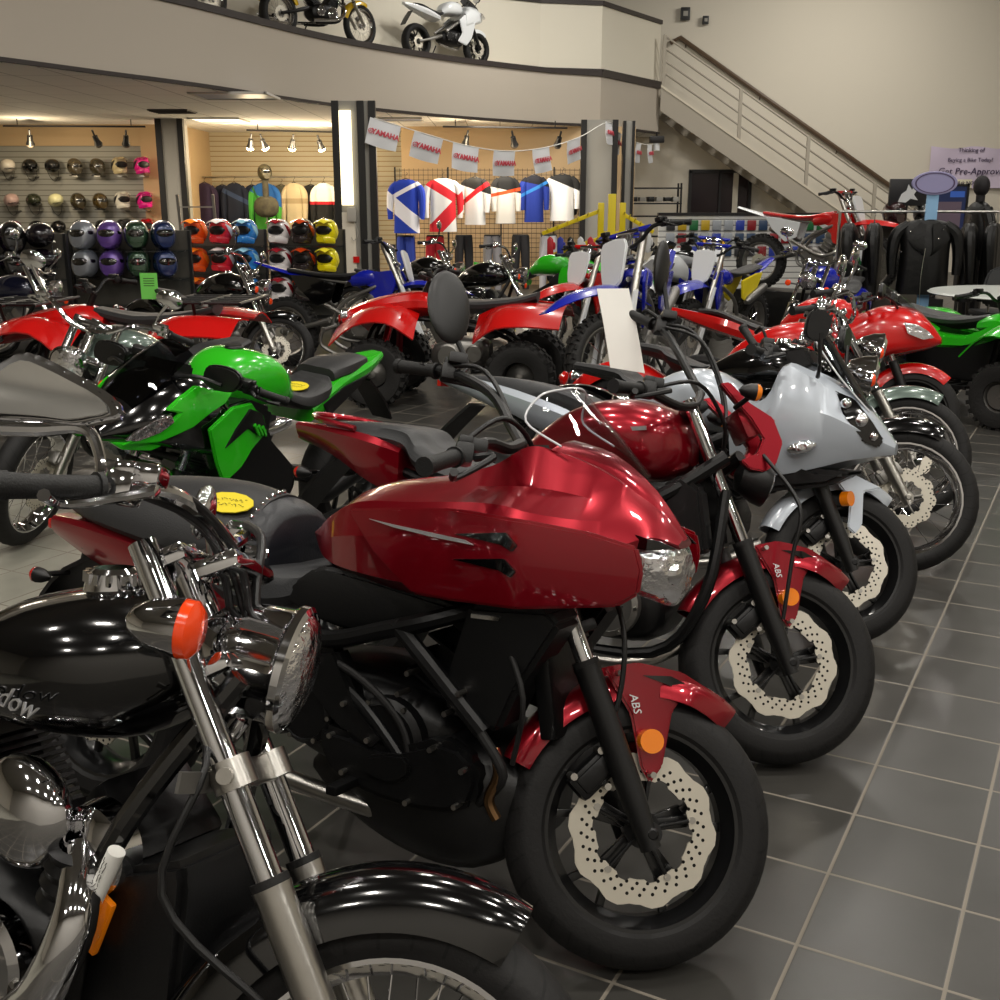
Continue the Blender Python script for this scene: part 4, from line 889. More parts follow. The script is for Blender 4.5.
# tank
g = G(); g.sup([(-.4, .9, .96, .03), (-.43, .86, 1.0, .08), (-.5, .81, 1.025, .145), (-.6, .79, 1.03, .185), (-.74, .785, 1.0, .19), (-.88, .8, .93, .13), (-1.0, .8, .86, .06)], 2.3, 6, 36)
tk = b.a(g, 'fuel_tank', blackg)
g = G(); g.lathe([(.0, .03), (.032, .03), (.042, .022), (.046, .006), (.05, -.012)], (-.62, 0, 1.03), (-.08, 0, 1), 28)
for i in range(14): a = 2 * pi * i / 14; g.box((-.62 + .044 * cos(a), .044 * sin(a), 1.045), (.008, .008, .018))
b.a(g, 'fuel_cap', chrome, parent=tk)
text('Shadow', 'tank_lettering', .05, emblem, tk, TR(-.63, -.1965, .882, 86, 4, 0), .002, .5, -.0004)
g = G(); g.hull([(-.92, [(0, .85), (.08, .84), (.12, .8), (.1, .77), (0, .76)]), (-1.1, [(0, .76), (.14, .77), (.17, .74), (.15, .7), (0, .69)]), (-1.35, [(0, .78), (.15, .79), (.17, .75), (.14, .7), (0, .69)]), (-1.55, [(0, .82), (.09, .82), (.11, .79), (.09, .76), (0, .75)])], 5, 2); b.a(g, 'seat', seatm)
e = b.engine((-.72, .45), m=blackm, vt=True, cov=chrome, w_=.19, fins=10)
for t in (-35, 40):
    g = G(); q = M.Rotation(R(t), 4, 'Y'); st = len(g.v); g.lathe([(.001, .03), (.05, .028), (.07, .015), (.075, -.02)], (0, -.12, .27), (0, -1, 0), 28); g.xf(M.Translation((-.66, 0, .45)) @ q, st)
    b.a(g, 'cylinder_cover', chrome, parent=e)
g = G(); g.slab([(-.46, .63), (-.31, .69), (-.3, .66), (-.31, .42), (-.5, .36), (-.52, .4)], -.125, .2, bev=.012)
rd = b.a(g, 'radiator', blackp)
g = G(); g.box((-.45, -.145, .555), (.03, .012, .1), R(22), .004); r = b.a(g, 'reflector', amber, parent=rd)
b.tubes('frame', [(.019, [(-.3, -.03, .95), (-.42, -.13, .72), (-.5, -.16, .5), (-.6, -.16, .3), (-1.0, -.16, .26)]), (.019, [(-.3, .03, .95), (-.42, .13, .72), (-.5, .16, .5), (-.6, .16, .3), (-1.0, .16, .26)]), (.02, [(-.3, 0, .9), (-.7, 0, .84), (-1.1, 0, .7), (-1.3, 0, .6)])], blackg)
g = G(); g.cyl((-.404, -.158, .69), (-.456, -.166, .57), .0135, n=20); lb = b.a(g, 'warning_label', paperm)
scrib(b, lb, M.Translation((-.43, -.1765, .63)) @ M.Rotation(R(-66.5), 4, 'Y') @ M.Rotation(R(90), 4, 'X'), .11, .016, 3)
b.pipe([(-.5, .14, .66), (-.44, .2, .58), (-.5, .23, .44), (-.7, .22, .32), (-1.1, .2, .28)], [.03, .034, .034, .034, .03], chrome, ((-1.1, -.2, .28), (-1.9, -.2, .32), .045, chrome))
g = G(); g.arcf((-1.6, .33), .39, 30, 150, .1, .08, .006, 18, .8); b.a(g, 'rear_fender', blackg)
g = G(); g.ell((-.6, -.17, .7), (.1, .05, .09)); b.a(g, 'air_cleaner', chrome); 
g = G(); g.lathe([(.03, -.08), (.046, -.075), (.04, -.06), (.046, -.045), (.04, -.03), (.046, -.015), (.04, 0), (.046, .015), (.03, .02)], (-.5, -.15, .65), (.25, 0, 1), 20)
b.a(g, 'exhaust_collar', blackm)

# ---- 4: green sport bike on the left
b = Bike('lime green sport bike with dark smoked windscreen and black mirrors', -1.526, 4.265, -121, 5.2, 25)
b.wheel(0, .3, .3, .06, True, 'cast', disc=.145, simple=1); b.wheel(-1.405, .3, .3, .075, False, 'cast', disc=.11, simple=1); b.fork(L=.6, Ls=.34, wd=.1); b.rear(-1.405, .3); b.stand(-.85, .3); b.caliper(side=1)
g = G(); g.arcf((0, .3), .355, 20, 150, .1, .06, .005, 20, .8); b.a(g, 'front_fender', greenp, True)
g = G()
g.hull([(-.42, [(0, .9), (.13, .88), (.22, .8), (.235, .72), (.2, .62), (0, .6)]), (-.3, [(0, .98), (.15, .95), (.225, .86), (.235, .76), (.2, .66), (0, .64)]), (-.18, [(0, 1.0), (.14, .97), (.21, .88), (.22, .79), (.19, .7), (0, .68)]),
        (-.06, [(0, .97), (.11, .94), (.18, .86), (.19, .8), (.16, .74), (0, .72)]), (.04, [(0, .9), (.07, .88), (.12, .83), (.13, .79), (.1, .75), (0, .74)]), (.13, [(0, .8), (.02, .8), (.04, .785), (.04, .775), (.03, .765), (0, .76)])], 5, 3)
cw = b.a(g, 'nose_fairing', blackg, ang=45)
fy = lambda x, z: .232 - .5 * max(x + .15, 0) ** 1.25 - .9 * max(z - .85, 0) ** 1.5
g = G(); g.slab([(.11, .765), (.02, .8), (-.06, .835), (-.1, .87), (-.05, .885), (-.12, .93), (-.2, .96), (-.28, .93), (-.38, .91), (-.33, .875), (-.25, .85), (-.16, .81), (-.02, .765)], -.01, .02, yf=fy, bev=.005, grid=.04)
g.slab([(.135, .775), (.1, .745), (.0, .73), (-.04, .745), (.03, .765)], -.03, .02, yf=fy, bev=.003, grid=.04); g.mirror(); b.a(g, 'upper_fairing', greenp, parent=cw, ang=45)
g = G(); g.slab([(-.06, .87), (.0, .855), (.07, .815), (.105, .785), (.06, .78), (-.02, .805), (-.07, .84)], .004, .014, yf=fy, bev=.003, grid=.03); g.mirror(); b.a(g, 'headlight', reflect, parent=cw)
g = G(); g.slab([(-.22, .79), (-.35, .86), (-.46, .86), (-.5, .82), (-.56, .79), (-.6, .71), (-.52, .68), (-.46, .66), (-.4, .6), (-.3, .55), (-.26, .64)], .0, .02, yf=lambda x, z: .24 - .3 * max(-.45 - x, 0), bev=.006, grid=.06); g.mirror(); lf = b.a(g, 'lower_fairing', greenp, ang=45)
g = G(); g.slab([(-.44, .84), (-.54, .8), (-.585, .72), (-.5, .715), (-.43, .76), (-.3, .7), (-.36, .77)], .016, .01, yf=lambda x, z: .24 - .3 * max(-.45 - x, 0), bev=.003, grid=.06)
g.mirror(); b.a(g, 'fairing_vent', blackp, parent=lf)
for i in range(3):
    g = G(); g.slab([(-.47 - i * .035, .775 - i * .012), (-.51 - i * .03, .72 - i * .008), (-.5 - i * .03, .712 - i * .008), (-.455 - i * .035, .765 - i * .012)], .024, .012, yf=lambda x, z: .24 - .3 * max(-.45 - x, 0), bev=.002)
    g.mirror(); b.a(g, 'vent_fin', greenp, parent=lf)
g = G(); g.slab([(-.1, .72), (-.25, .8), (-.42, .83), (-.3, .7), (-.4, .5), (-.75, .36), (-.8, .5), (-.62, .68), (-.64, .8), (-.5, .86), (-.2, .84)], -.215, .43, bev=.02); b.a(g, 'inner_fairing', blackp)
g = G(); g.slab([(-.5, .4), (-.34, .46), (-.3, .42), (-.34, .34), (-.6, .28), (-.7, .32)], -.19, .38, bev=.02); b.a(g, 'belly_pan', greenp)
g = G(); g.slab([(-.1, .66), (-.2, .71), (-.3, .66), (-.28, .6), (-.16, .6)], .17, .06, bev=.02, k=2); g.mirror(); s_ = b.a(g, 'turn_signal', lensg, parent=None)
g = G(); g.patch([[(.02, y, .915 - 3 * y * y) for y in (-.1, -.05, 0, .05, .1)], [(-.1, y, 1.02 - 2.5 * y * y) for y in (-.14, -.07, 0, .07, .14)], [(-.27, y, 1.1 - 3 * y * y) for y in (-.12, -.06, 0, .06, .12)]], .004); b.a(g, 'windscreen', screen_s)
g = G(); g.slab([(-.32, 1.0), (-.22, 1.03), (-.18, .97), (-.3, .92)], -.08, .16, bev=.01); b.a(g, 'instrument_panel', blackp)
g = G(); g.sup([(-.42, .84, .92, .08), (-.5, .8, 1.0, .15), (-.62, .78, 1.03, .19), (-.75, .78, .99, .185), (-.85, .77, .88, .13), (-.9, .77, .82, .09)], 3, 5, 28); tk = b.a(g, 'fuel_tank', greenp)
g = G(); g.lathe([(0, .01), (.034, .01), (.04, .003), (.04, -.01)], (-.62, 0, 1.03), (.05, 0, 1), 24); b.a(g, 'fuel_cap', blackm, parent=tk)
g = G(); g.hull([(-.84, [(0, .84), (.07, .84), (.1, .81), (.09, .78), (0, .77)]), (-.95, [(0, .8), (.11, .8), (.145, .77), (.13, .73), (0, .72)]), (-1.1, [(0, .82), (.12, .82), (.14, .79), (.12, .75), (0, .74)]), (-1.15, [(0, .85), (.08, .85), (.1, .83), (.1, .8), (0, .78)])], 5, 2); st = b.a(g, 'rider_seat', seatm)
SM = M.Translation((-.985, .03, .817)) @ M.Rotation(R(100), 4, 'Z') @ M.Rotation(R(10), 4, 'X')
g = G(); g.slab([(.062 * cos(i * .524), .055 * sin(i * .524)) for i in range(12)], -.001, .003, bev=0); b.a(g, 'price_sticker', yellowm, parent=st, at=SM @ M.Rotation(R(-90), 4, 'X'))
scrib(b, st, SM @ TR(0, 0, .004), .075, .05, 2)
g = G(); g.hull([(-1.16, [(0, .88), (.08, .88), (.11, .86), (.1, .82), (0, .8)]), (-1.28, [(0, .905), (.1, .9), (.12, .88), (.11, .84), (0, .83)]), (-1.45, [(0, .91), (.06, .905), (.08, .89), (.07, .86), (0, .85)])], 5, 2); b.a(g, 'pillion_seat', seatm)
g = G(); g.hull([(-.98, [(0, .74), (.13, .74), (.14, .7), (.12, .66), (0, .66)]), (-1.2, [(0, .84), (.12, .84), (.13, .78), (.1, .72), (0, .72)]), (-1.45, [(0, .88), (.09, .88), (.1, .84), (.07, .8), (0, .79)]), (-1.63, [(0, .9), (.03, .9), (.04, .88), (.03, .86), (0, .86)])], 5, 2); tl = b.a(g, 'tail_cowl', greenp)
g = G(); g.slab([(-1.05, .74), (-1.2, .8), (-1.4, .84), (-1.3, .78), (-1.1, .68)], .13, .012, bev=.002); g.mirror(); b.a(g, 'tail_panel', blackp, parent=tl)
g = G(); g.box((-1.62, 0, .87), (.02, .05, .025), None, .005); b.a(g, 'tail_light', redl, parent=tl)
g = G(); g.patch([[(-1.5, y, .78) for y in (-.06, 0, .06)], [(-1.62, y, .66) for y in (-.07, 0, .07)], [(-1.7, y, .55) for y in (-.06, 0, .06)]], .012); b.a(g, 'rear_fender', blackp)
b.engine((-.6, .42), w_=.16); b.bars([(-.36, 0, .94), (-.37, .1, .95), (-.38, .2, .95), (-.43, .3, .94), (-.48, .37, .92)])
for sd in (-1, 1): b.mirror((-.16, .12, .98), (-.18, .22, 1.0), (-.24, .31, 1.0), (.1, .05), sd, False, shape='slab')
b.pipe([(-.4, .05, .35), (-.6, .12, .22), (-1.0, .14, .28)], .02, steel, ((-1.0, -.15, .3), (-1.5, -.18, .45), .05, blackm))
# ================================================================ kits for the rest of the showroom
def cruiser(label, x, y, head, lean, steer, paint, fend=None, seat=seatm, simple=1, chr_fork=False, mirrors=(1, -1), rnd=0, z=0, side=-1):
    b = Bike(label, x, y, head, lean, steer, 32, .33, z); fend = fend or paint
    b.wheel(0, .33, .33, .05, True, 'wire', chrome, disc=.13, side=side, rimR=.25, simple=simple)
    b.wheel(-1.6, .33, .33, .075, False, 'wire', chrome, disc=.11, rimR=.24, simple=1)
    b.fork(L=.85, Ls=.36, ml=steel, rl=.027, ru=.02, wd=.11); b.rear(-1.6, .33, chrome if rnd else blackm); b.caliper(130, .13, side, m=alu); b.stand(-.95, .3)
    g = G(); g.arcf((0, .33), .37, 66, 165, .075, .06, .005, 18, .7); b.a(g, 'front_fender', fend, True)
    g = G(); g.lathe([(.001, -.12), (.05, -.1), (.08, -.04), (.088, 0), (.092, .01), (.085, .016)], (-.2, 0, .88), (1, 0, -.1), 24); h = b.a(g, 'headlight', chrome, True)
    g = G(); g.lathe([(.084, .012), (.06, .03), (.001, .036)], (-.2, 0, .88), (1, 0, -.1), 24); b.a(g, 'headlight_lens', reflect, parent=h)
    b.bars([(-.36, 0, 1.02), (-.36, .1, 1.04), (-.4, .22, 1.1), (-.5, .34, 1.08), (-.6, .42, 1.04)], m=chrome)
    for sd in mirrors: b.mirror((-.46, .28, 1.1), (-.42, .32, 1.18), (-.42, .36, 1.27), (.07, .045), sd, True, chrome)
    for sd in (-1, 1): b.signal((-.22, .1, .82), (-.22, .19, .82), .03, True, sd, chrome, orangel)
    g = G(); g.sup([(-.36, .82, .88, .04), (-.42, .78, .95, .1), (-.58, .74, 1.0, .155), (-.75, .73, .97, .15), (-.92, .73, .88, .09), (-1.0, .73, .8, .04)], 2.4, 4, 24); tk = b.a(g, 'fuel_tank', paint)
    g = G(); g.lathe([(0, .02), (.03, .02), (.036, .0)], (-.6, 0, .995), (0, 0, 1), 16); b.a(g, 'fuel_cap', chrome, parent=tk)
    g = G(); g.hull([(-.9, [(0, .8), (.08, .8), (.1, .77), (0, .74)]), (-1.1, [(0, .72), (.14, .73), (.17, .7), (0, .66)]), (-1.3, [(0, .76), (.14, .78), (.15, .74), (0, .68)]), (-1.38, [(0, .82), (.11, .82), (.12, .78), (0, .74)]), (-1.62, [(0, .84), (.06, .84), (.07, .81), (0, .79)])], 4, 2); b.a(g, 'seat', seat)
    g = G(); g.arcf((-1.6, .33), .4, 25, 150, .1, .08, .006, 18, .8); rf = b.a(g, 'rear_fender', paint)
    g = G(); g.lathe([(.001, -.03), (.04, -.02), (.042, 0), (.02, .02), (.001, .022)], (-2.0, 0, .6), (-1, 0, .2), 16); b.a(g, 'tail_light', redl, parent=rf)
    for sd in (-1, 1): b.signal((-1.85, .08, .62), (-1.87, .16, .62), .026, side=sd, face=-1, m=chrome, lm=redl)
    b.engine((-.75, .42), m=alu if rnd else blackm, vt=True, cov=chrome, w_=.17, fins=7)
    b.tubes('frame_tube', [(.018, [(-.3, -.03, .88), (-.42, -.1, .6), (-.55, -.14, .32), (-1.0, -.14, .26)]), (.018, [(-.3, .03, .88), (-.42, .1, .6), (-.55, .14, .32), (-1.0, .14, .26)]), (.02, [(-.3, 0, .85), (-.8, 0, .76), (-1.3, 0, .6)])], blackm)
    b.pipe([(-.5, .1, .6), (-.45, .17, .48), (-.6, .19, .34), (-1.1, .19, .28)], .026, chrome, ((-1.1, -.19, .28), (-1.85, -.19, .32), .042, chrome), side=-1)
    b.pipe([(-.5, .1, .6), (-.45, .17, .48), (-.6, .19, .34), (-1.1, .19, .28)], .026, chrome, None, side=1)
    return b
def sport(label, x, y, head, lean, steer, paint, z=0, scr=None, full=False, scale=1, mirrors=(1, -1), belly=None, cap=None, wm=None):
    b = Bike(label, x, y, head, lean, steer, 25, .3, z, scale=scale); belly = belly or paint
    b.wheel(0, .3, .3, .06, True, 'cast', wm, disc=.14, simple=1, both=True); b.wheel(-1.4, .3, .3, .08, False, 'cast', wm, disc=.1, simple=1); b.fork(L=.6, Ls=.34, wd=.1); b.rear(-1.4, .3, alu); b.stand(-.85, .3)
    g = G(); g.arcf((0, .3), .33, 50, 150, .075, .06, .005, 16, .8); b.a(g, 'front_fender', paint, True)
    g = G(); g.hull([(-.42, [(0, .9), (.13, .88), (.22, .8), (.235, .7), (.2, .6), (0, .58)]), (-.25, [(0, .98), (.15, .95), (.22, .86), (.23, .75), (.2, .65), (0, .63)]), (-.06, [(0, .97), (.11, .94), (.18, .86), (.19, .78), (.16, .7), (0, .69)]), (.05, [(0, .89), (.07, .88), (.11, .83), (.12, .78), (.09, .73), (0, .72)]), (.13, [(0, .79), (.02, .79), (.04, .78), (.04, .77), (.03, .76), (0, .755)])], 4, 3)
    cw = b.a(g, 'fairing', paint)
    fy = lambda x, z: .226 - .5 * max(x + .15, 0) ** 1.25 - .9 * max(z - .85, 0) ** 1.5
    g = G(); g.slab([(-.08, .87), (.0, .86), (.07, .82), (.1, .785), (.04, .77), (-.05, .8)], .004, .014, yf=fy, bev=.003, grid=.04); g.mirror(); b.a(g, 'headlight', reflect, parent=cw)
    g = G(); g.slab([(-.2, .76), (-.45, .8), (-.58, .7), (-.5, .5), (-.6, .36), (-.4, .3), (-.28, .42), (-.22, .6)] if full else [(-.2, .76), (-.45, .8), (-.56, .7), (-.42, .58), (-.26, .6)], .2, .025, bev=.01, yf=lambda x, z: -.1 * abs(z - .7)); g.mirror(); b.a(g, 'lower_fairing', belly)
    g = G(); g.patch([[(.02, q, .905 - 3 * q * q) for q in (-.1, -.05, 0, .05, .1)], [(-.1, q, 1.02 - 2.5 * q * q) for q in (-.13, -.07, 0, .07, .13)], [(-.26, q, 1.12 - 3 * q * q) for q in (-.11, -.06, 0, .06, .11)]], .004); b.a(g, 'windscreen', scr or screen_s)
    g = G(); g.sup([(-.38, .84, .92, .08), (-.46, .8, 1.0, .15), (-.62, .78, 1.02, .18), (-.75, .78, .98, .17), (-.87, .77, .86, .1)], 2.8, 4, 24); b.a(g, 'fuel_tank', paint)
    g = G(); g.hull([(-.82, [(0, .84), (.08, .84), (.1, .8), (0, .77)]), (-.95, [(0, .8), (.12, .8), (.14, .76), (0, .72)]), (-1.12, [(0, .84), (.11, .84), (.12, .8), (0, .76)]), (-1.3, [(0, .9), (.09, .9), (.1, .87), (0, .84)]), (-1.45, [(0, .91), (.05, .91), (.06, .88), (0, .86)])], 4, 2); b.a(g, 'seat', seatm)
    g = G(); g.hull([(-.95, [(0, .74), (.14, .74), (.14, .68), (0, .66)]), (-1.2, [(0, .83), (.13, .83), (.12, .74), (0, .72)]), (-1.45, [(0, .88), (.09, .88), (.08, .81), (0, .79)]), (-1.65, [(0, .91), (.03, .91), (.04, .88), (0, .86)])], 4, 2); tl = b.a(g, 'tail_cowl', paint)
    g = G(); g.box((-1.63, 0, .88), (.02, .06, .03), None, .006); b.a(g, 'tail_light', redl, parent=tl)
    g = G(); g.patch([[(-1.5, q, .78) for q in (-.06, 0, .06)], [(-1.6, q, .66) for q in (-.07, 0, .07)], [(-1.68, q, .55) for q in (-.06, 0, .06)]], .012); b.a(g, 'rear_fender', blackp)
    b.engine((-.6, .42), w_=.15, fins=4); b.bars([(-.36, 0, .96), (-.37, .1, .97), (-.38, .2, .97), (-.43, .3, .96), (-.48, .37, .94)])
    b.tubes('frame_tube', [(.025, [(-.2, -.06, .85), (-.5, -.15, .7), (-.85, -.15, .5)]), (.025, [(-.2, .06, .85), (-.5, .15, .7), (-.85, .15, .5)])], alu if full else blackm)
    for sd in mirrors: b.mirror((-.14, .12, .96), (-.16, .2, 1.0), (-.22, .28, 1.05), (.085, .05), sd, False, shape='slab')
    b.pipe([(-.4, .05, .35), (-.6, .12, .22), (-1.0, .14, .28)], .02, steel, ((-1.0, -.15, .3), (-1.45, -.18, .45), .05, blackm))
    return b
def dirt(label, x, y, head, lean, steer, ca, cb, z=0, seatc=None, forkc=None, shroud=None, scale=1, plate=None, bars=1):
    b = Bike(label, x, y, head, lean, steer, 26, .35, z, scale=scale, cat='dirt bike', name='dirt_bike'); shroud = shroud or ca; plate = plate or whitep
    b.wheel(0, .35, .35, .045, True, 'wire', alu, disc=.11, side=1, rimR=.27, knob=34, simple=1); b.wheel(-1.48, .34, .34, .06, False, 'wire', alu, disc=.1, rimR=.245, knob=30, simple=1)
    b.fork(L=.95, Ls=.4, ml=alu, mu=forkc or steel, rl=.024, ru=.027, wd=.105); b.rear(-1.48, .34, alu)
    g = G()
    g.slab([(-.01, .3), (.03, .36), (-.2, .82), (-.24, .82)], -.15, .02, bev=.005); g.mirror(); b.a(g, 'fork_guard', plate, True)
    g = G(); g.patch([[(.47, q * .4, .76) for q in (-.11, 0, .11)], [(.27, q * .85, .85 - 3 * q * q) for q in (-.12, 0, .12)], [(.0, q, .885 - 4 * q * q) for q in (-.12, 0, .12)], [(-.2, q * .8, .86 - 4 * q * q) for q in (-.11, 0, .11)], [(-.42, q * .7, .72 - 2 * q * q) for q in (-.09, 0, .09)]], .006); b.a(g, 'front_fender', ca, True)
    g = G(); st = len(g.v); g.slab([(-.1, .16), (.1, .16), (.115, .05), (.085, -.12), (.0, -.16), (-.085, -.12), (-.115, .05)], -.012, .024, bev=.008, k=2); g.xf(M.Translation((-.19, 0, 1.0)) @ M.Rotation(R(-18), 4, 'Y') @ M.Rotation(R(90), 4, 'Z'), st); b.a(g, 'number_plate', plate, True)
    g = G(); g.sup([(-.4, .86, .92, .05), (-.5, .82, .96, .09), (-.62, .8, .97, .1), (-.75, .8, .93, .08)], 2.6, 4, 16); tk = b.a(g, 'fuel_tank', shroud)
    g = G(); g.slab([(-.28, .97), (-.24, .9), (-.3, .72), (-.38, .58), (-.46, .6), (-.55, .74), (-.82, .86), (-.6, .93)], -.17, .02, bev=.006, yf=lambda x, z: .22 * max(-.35 - x, 0) + .05, grid=.08); g.mirror(); b.a(g, 'radiator_shroud', shroud)
    g = G(); g.slab([(-.52, .8), (-.78, .88), (-.7, .82), (-.56, .74)], -.176, .01, bev=.002, yf=lambda x, z: .22 * max(-.35 - x, 0) + .05); g.mirror(); b.a(g, 'shroud_graphic', cb)
    g = G(); g.hull([(-.5, [(0, .98), (.04, .98), (.05, .95), (0, .93)]), (-.8, [(0, .93), (.07, .93), (.085, .9), (0, .86)]), (-1.1, [(0, .93), (.08, .93), (.09, .9), (0, .87)]), (-1.45, [(0, .97), (.07, .97), (.08, .94), (0, .92)])], 4, 2); b.a(g, 'seat', seatc or seatm)
    g = G(); g.slab([(-.9, .84), (-1.25, .9), (-1.4, .9), (-1.3, .76), (-1.1, .6), (-.95, .66)], -.115, .02, bev=.006); g.mirror(); b.a(g, 'side_panel', cb)
    g = G(); g.patch([[(-1.2, q, .9 - 4 * q * q) for q in (-.08, 0, .08)], [(-1.45, q, .94 - 4 * q * q) for q in (-.085, 0, .085)], [(-1.85, q * .6, 1.03 - 3 * q * q) for q in (-.07, 0, .07)]], .006); b.a(g, 'rear_fender', cb if cb == whitep else ca)
    b.engine((-.68, .42), m=alu, w_=.12, fins=3, sc=.7)
    b.tubes('frame_tube', [(.02, [(-.3, 0, .9), (-.5, -.08, .8), (-.85, -.08, .62), (-.92, -.07, .34), (-.55, -.06, .28), (-.38, -.03, .5), (-.3, 0, .8)]), (.02, [(-.3, 0, .9), (-.5, .08, .8), (-.85, .08, .62), (-.92, .07, .34), (-.55, .06, .28), (-.38, .03, .5), (-.3, 0, .8)]), (.013, [(-.8, -.07, .84), (-1.3, -.06, .88)])], alu)
    b.bars([(-.36, 0, 1.1), (-.36, .1, 1.12), (-.4, .2, 1.2), (-.46, .3, 1.2), (-.52, .4, 1.18)], m=blackp, r=.014)
    g = G(); g.cyl((-.4, -.18, 1.2), (-.4, .18, 1.2), .02, n=10); b.a(g, 'crossbar_pad', ca, True)
    b.pipe([(-.5, .04, .55), (-.4, .12, .5), (-.6, .15, .45), (-1.0, .13, .62)], .022, steel, ((-1.0, -.13, .62), (-1.45, -.13, .76), .045, alu))
    b.stand(-.85, .35)
    return b
def quadb(label, x, y, head, paint, sporty=True, scale=1, rack=False, sticker=False, panel=False):
    t = Bike(label, x, y, head, 0, 0, 20, .27, 0, cat='quad bike', name='quad_bike', scale=scale)
    for fr, xx in ((True, 0.), (False, -1.2)):
        for sd in (-1, 1):
            yy = sd * .43; Rr = .27; g = G(); tw = .1 if fr else .13
            g.lathe([(.13, -.8 * tw), (.2, -tw), (.245, -.95 * tw), (.265, -.6 * tw), (.27, 0), (.265, .6 * tw), (.245, .95 * tw), (.2, tw), (.13, .8 * tw), (.12, 0)], n=36, closed=True)
            for i in range(22):
                a = 2 * pi * i / 22
                for k_, yo in ((0, -.6), (.5, 0), (0, .6)):
                    q = M.Rotation(-a - k_ * 2 * pi / 22, 4, 'Y'); g.box(q @ V((Rr - abs(yo) * .012, yo * tw, 0)), (.03, tw * .5, .035), q)
            w_ = t.a(g, 'wheel', knobr, at=M.Translation((xx, yy, Rr)))
            g = G(); g.lathe([(.132, -.07), (.12, -.05), (.11, .0), (.06, .02 * sd), (.03, .05 * sd), (.0001, .055 * sd), (.0001, -.05), (.1, -.06)], n=24); t.a(g, 'rim', alu, parent=w_)
        g = G(); g.cyl((xx, -.4, .27), (xx, .4, .27), .022, n=8); t.a(g, 'axle', blackm)
    for sd in (-1, 1):
        t.tubes('suspension_arm', [[(-.15, sd * .12, .34), (0, sd * .36, .3)], [(.1, sd * .12, .34), (0, sd * .36, .3)]], blackm, .014)
        g = G(); g.tube([(-.02, sd * .3, .34), (-.08, sd * .16, .66)], .03, 10, 1); t.a(g, 'shock_absorber', redp if sporty else blackm)
    t.engine((-.62, .4), w_=.17, m=alu, fins=6)
    t.tubes('frame_tube', [(.018, [(.15, -.12, .45), (-.2, -.14, .28), (-.9, -.14, .28), (-1.1, -.12, .5), (-.6, -.14, .66), (0, -.12, .66), (.15, -.12, .45)]), (.018, [(.15, .12, .45), (-.2, .14, .28), (-.9, .14, .28), (-1.1, .12, .5), (-.6, .14, .66), (0, .12, .66), (.15, .12, .45)])], blackm)
    sp = .0 if sporty else .06
    g = G()
    g.patch([[(.32, .08, .66), (.34, .3, .6 + sp), (.33, .55, .5 + sp)], [(.15, .1, .76), (.14, .34, .74 + sp), (.12, .57, .66 + sp)], [(-.1, .12, .8), (-.12, .36, .77 + sp), (-.14, .57, .69 + sp)], [(-.32, .14, .72), (-.34, .34, .66), (-.36, .54, .56)]], .012)
    g.mirror(); t.a(g, 'front_fender', paint)
    g = G()
    g.patch([[(-.82, .14, .72), (-.82, .34, .6), (-.84, .54, .54)], [(-1.0, .13, .8), (-1.0, .36, .76 + sp), (-1.02, .58, .66 + sp)], [(-1.25, .12, .82), (-1.26, .36, .79 + sp), (-1.28, .58, .68 + sp)], [(-1.52, .06, .8), (-1.52, .3, .76 + sp), (-1.52, .54, .66 + sp)]], .012)
    g.mirror(); t.a(g, 'rear_fender', paint)
    g = G(); g.hull([(.4, [(0, .7), (.05, .69), (.06, .64), (0, .6)]), (.25, [(0, .78), (.11, .76), (.13, .68), (0, .62)]), (0, [(0, .86), (.13, .84), (.15, .74), (0, .66)]), (-.3, [(0, .9), (.12, .88), (.16, .78), (0, .68)]), (-.48, [(0, .84), (.1, .83), (.14, .76), (0, .7)])], 4, 2); t.a(g, 'body_cowl', paint)
    g = G(); g.hull([(-.4, [(0, .88), (.07, .88), (.1, .84), (0, .8)]), (-.7, [(0, .82), (.13, .83), (.16, .78), (0, .72)]), (-1.05, [(0, .84), (.13, .85), (.15, .8), (0, .76)]), (-1.28, [(0, .9), (.1, .9), (.12, .86), (0, .82)])], 4, 2); t.a(g, 'seat', seatm)
    g = G(); g.lathe([(.001, -.05), (.06, -.03), (.07, .02), (.04, .04), (.001, .045)], (.3, .16, .7), (1, 0, -.1), 16); g.mirror(); t.a(g, 'headlight', reflect)
    g = G()
    for i in range(5): g.box((-.36 - i * .1, 0, .3), (.03, .96, .02))
    g.box((-.56, 0, .29), (.5, .1, .02)); g.box((-.56, -.47, .3), (.5, .02, .03)); g.box((-.56, .47, .3), (.5, .02, .03)); t.a(g, 'foot_board', blackp if not sporty else alu)
    g = G(); g.tube([(.5, -.16, .6), (.52, -.16, .45), (.3, -.14, .34)], .016, 8); g.tube([(.5, .16, .6), (.52, .16, .45), (.3, .14, .34)], .016, 8); g.tube([(.5, -.17, .58), (.5, .17, .58)], .016, 8, 1); t.a(g, 'bumper', blackm if not sporty else alu)
    t.bars([(-.38, 0, .98), (-.38, .08, 1.0), (-.4, .18, 1.06), (-.46, .3, 1.05), (-.52, .4, 1.03)])
    g = G(); g.tube([(-.2, 0, .6), (-.38, 0, .98)], .025, 10, 1); g.box((-.33, 0, 1.02), (.08, .14, .05), R(-30), .015); t.a(g, 'steering_column', blackp)
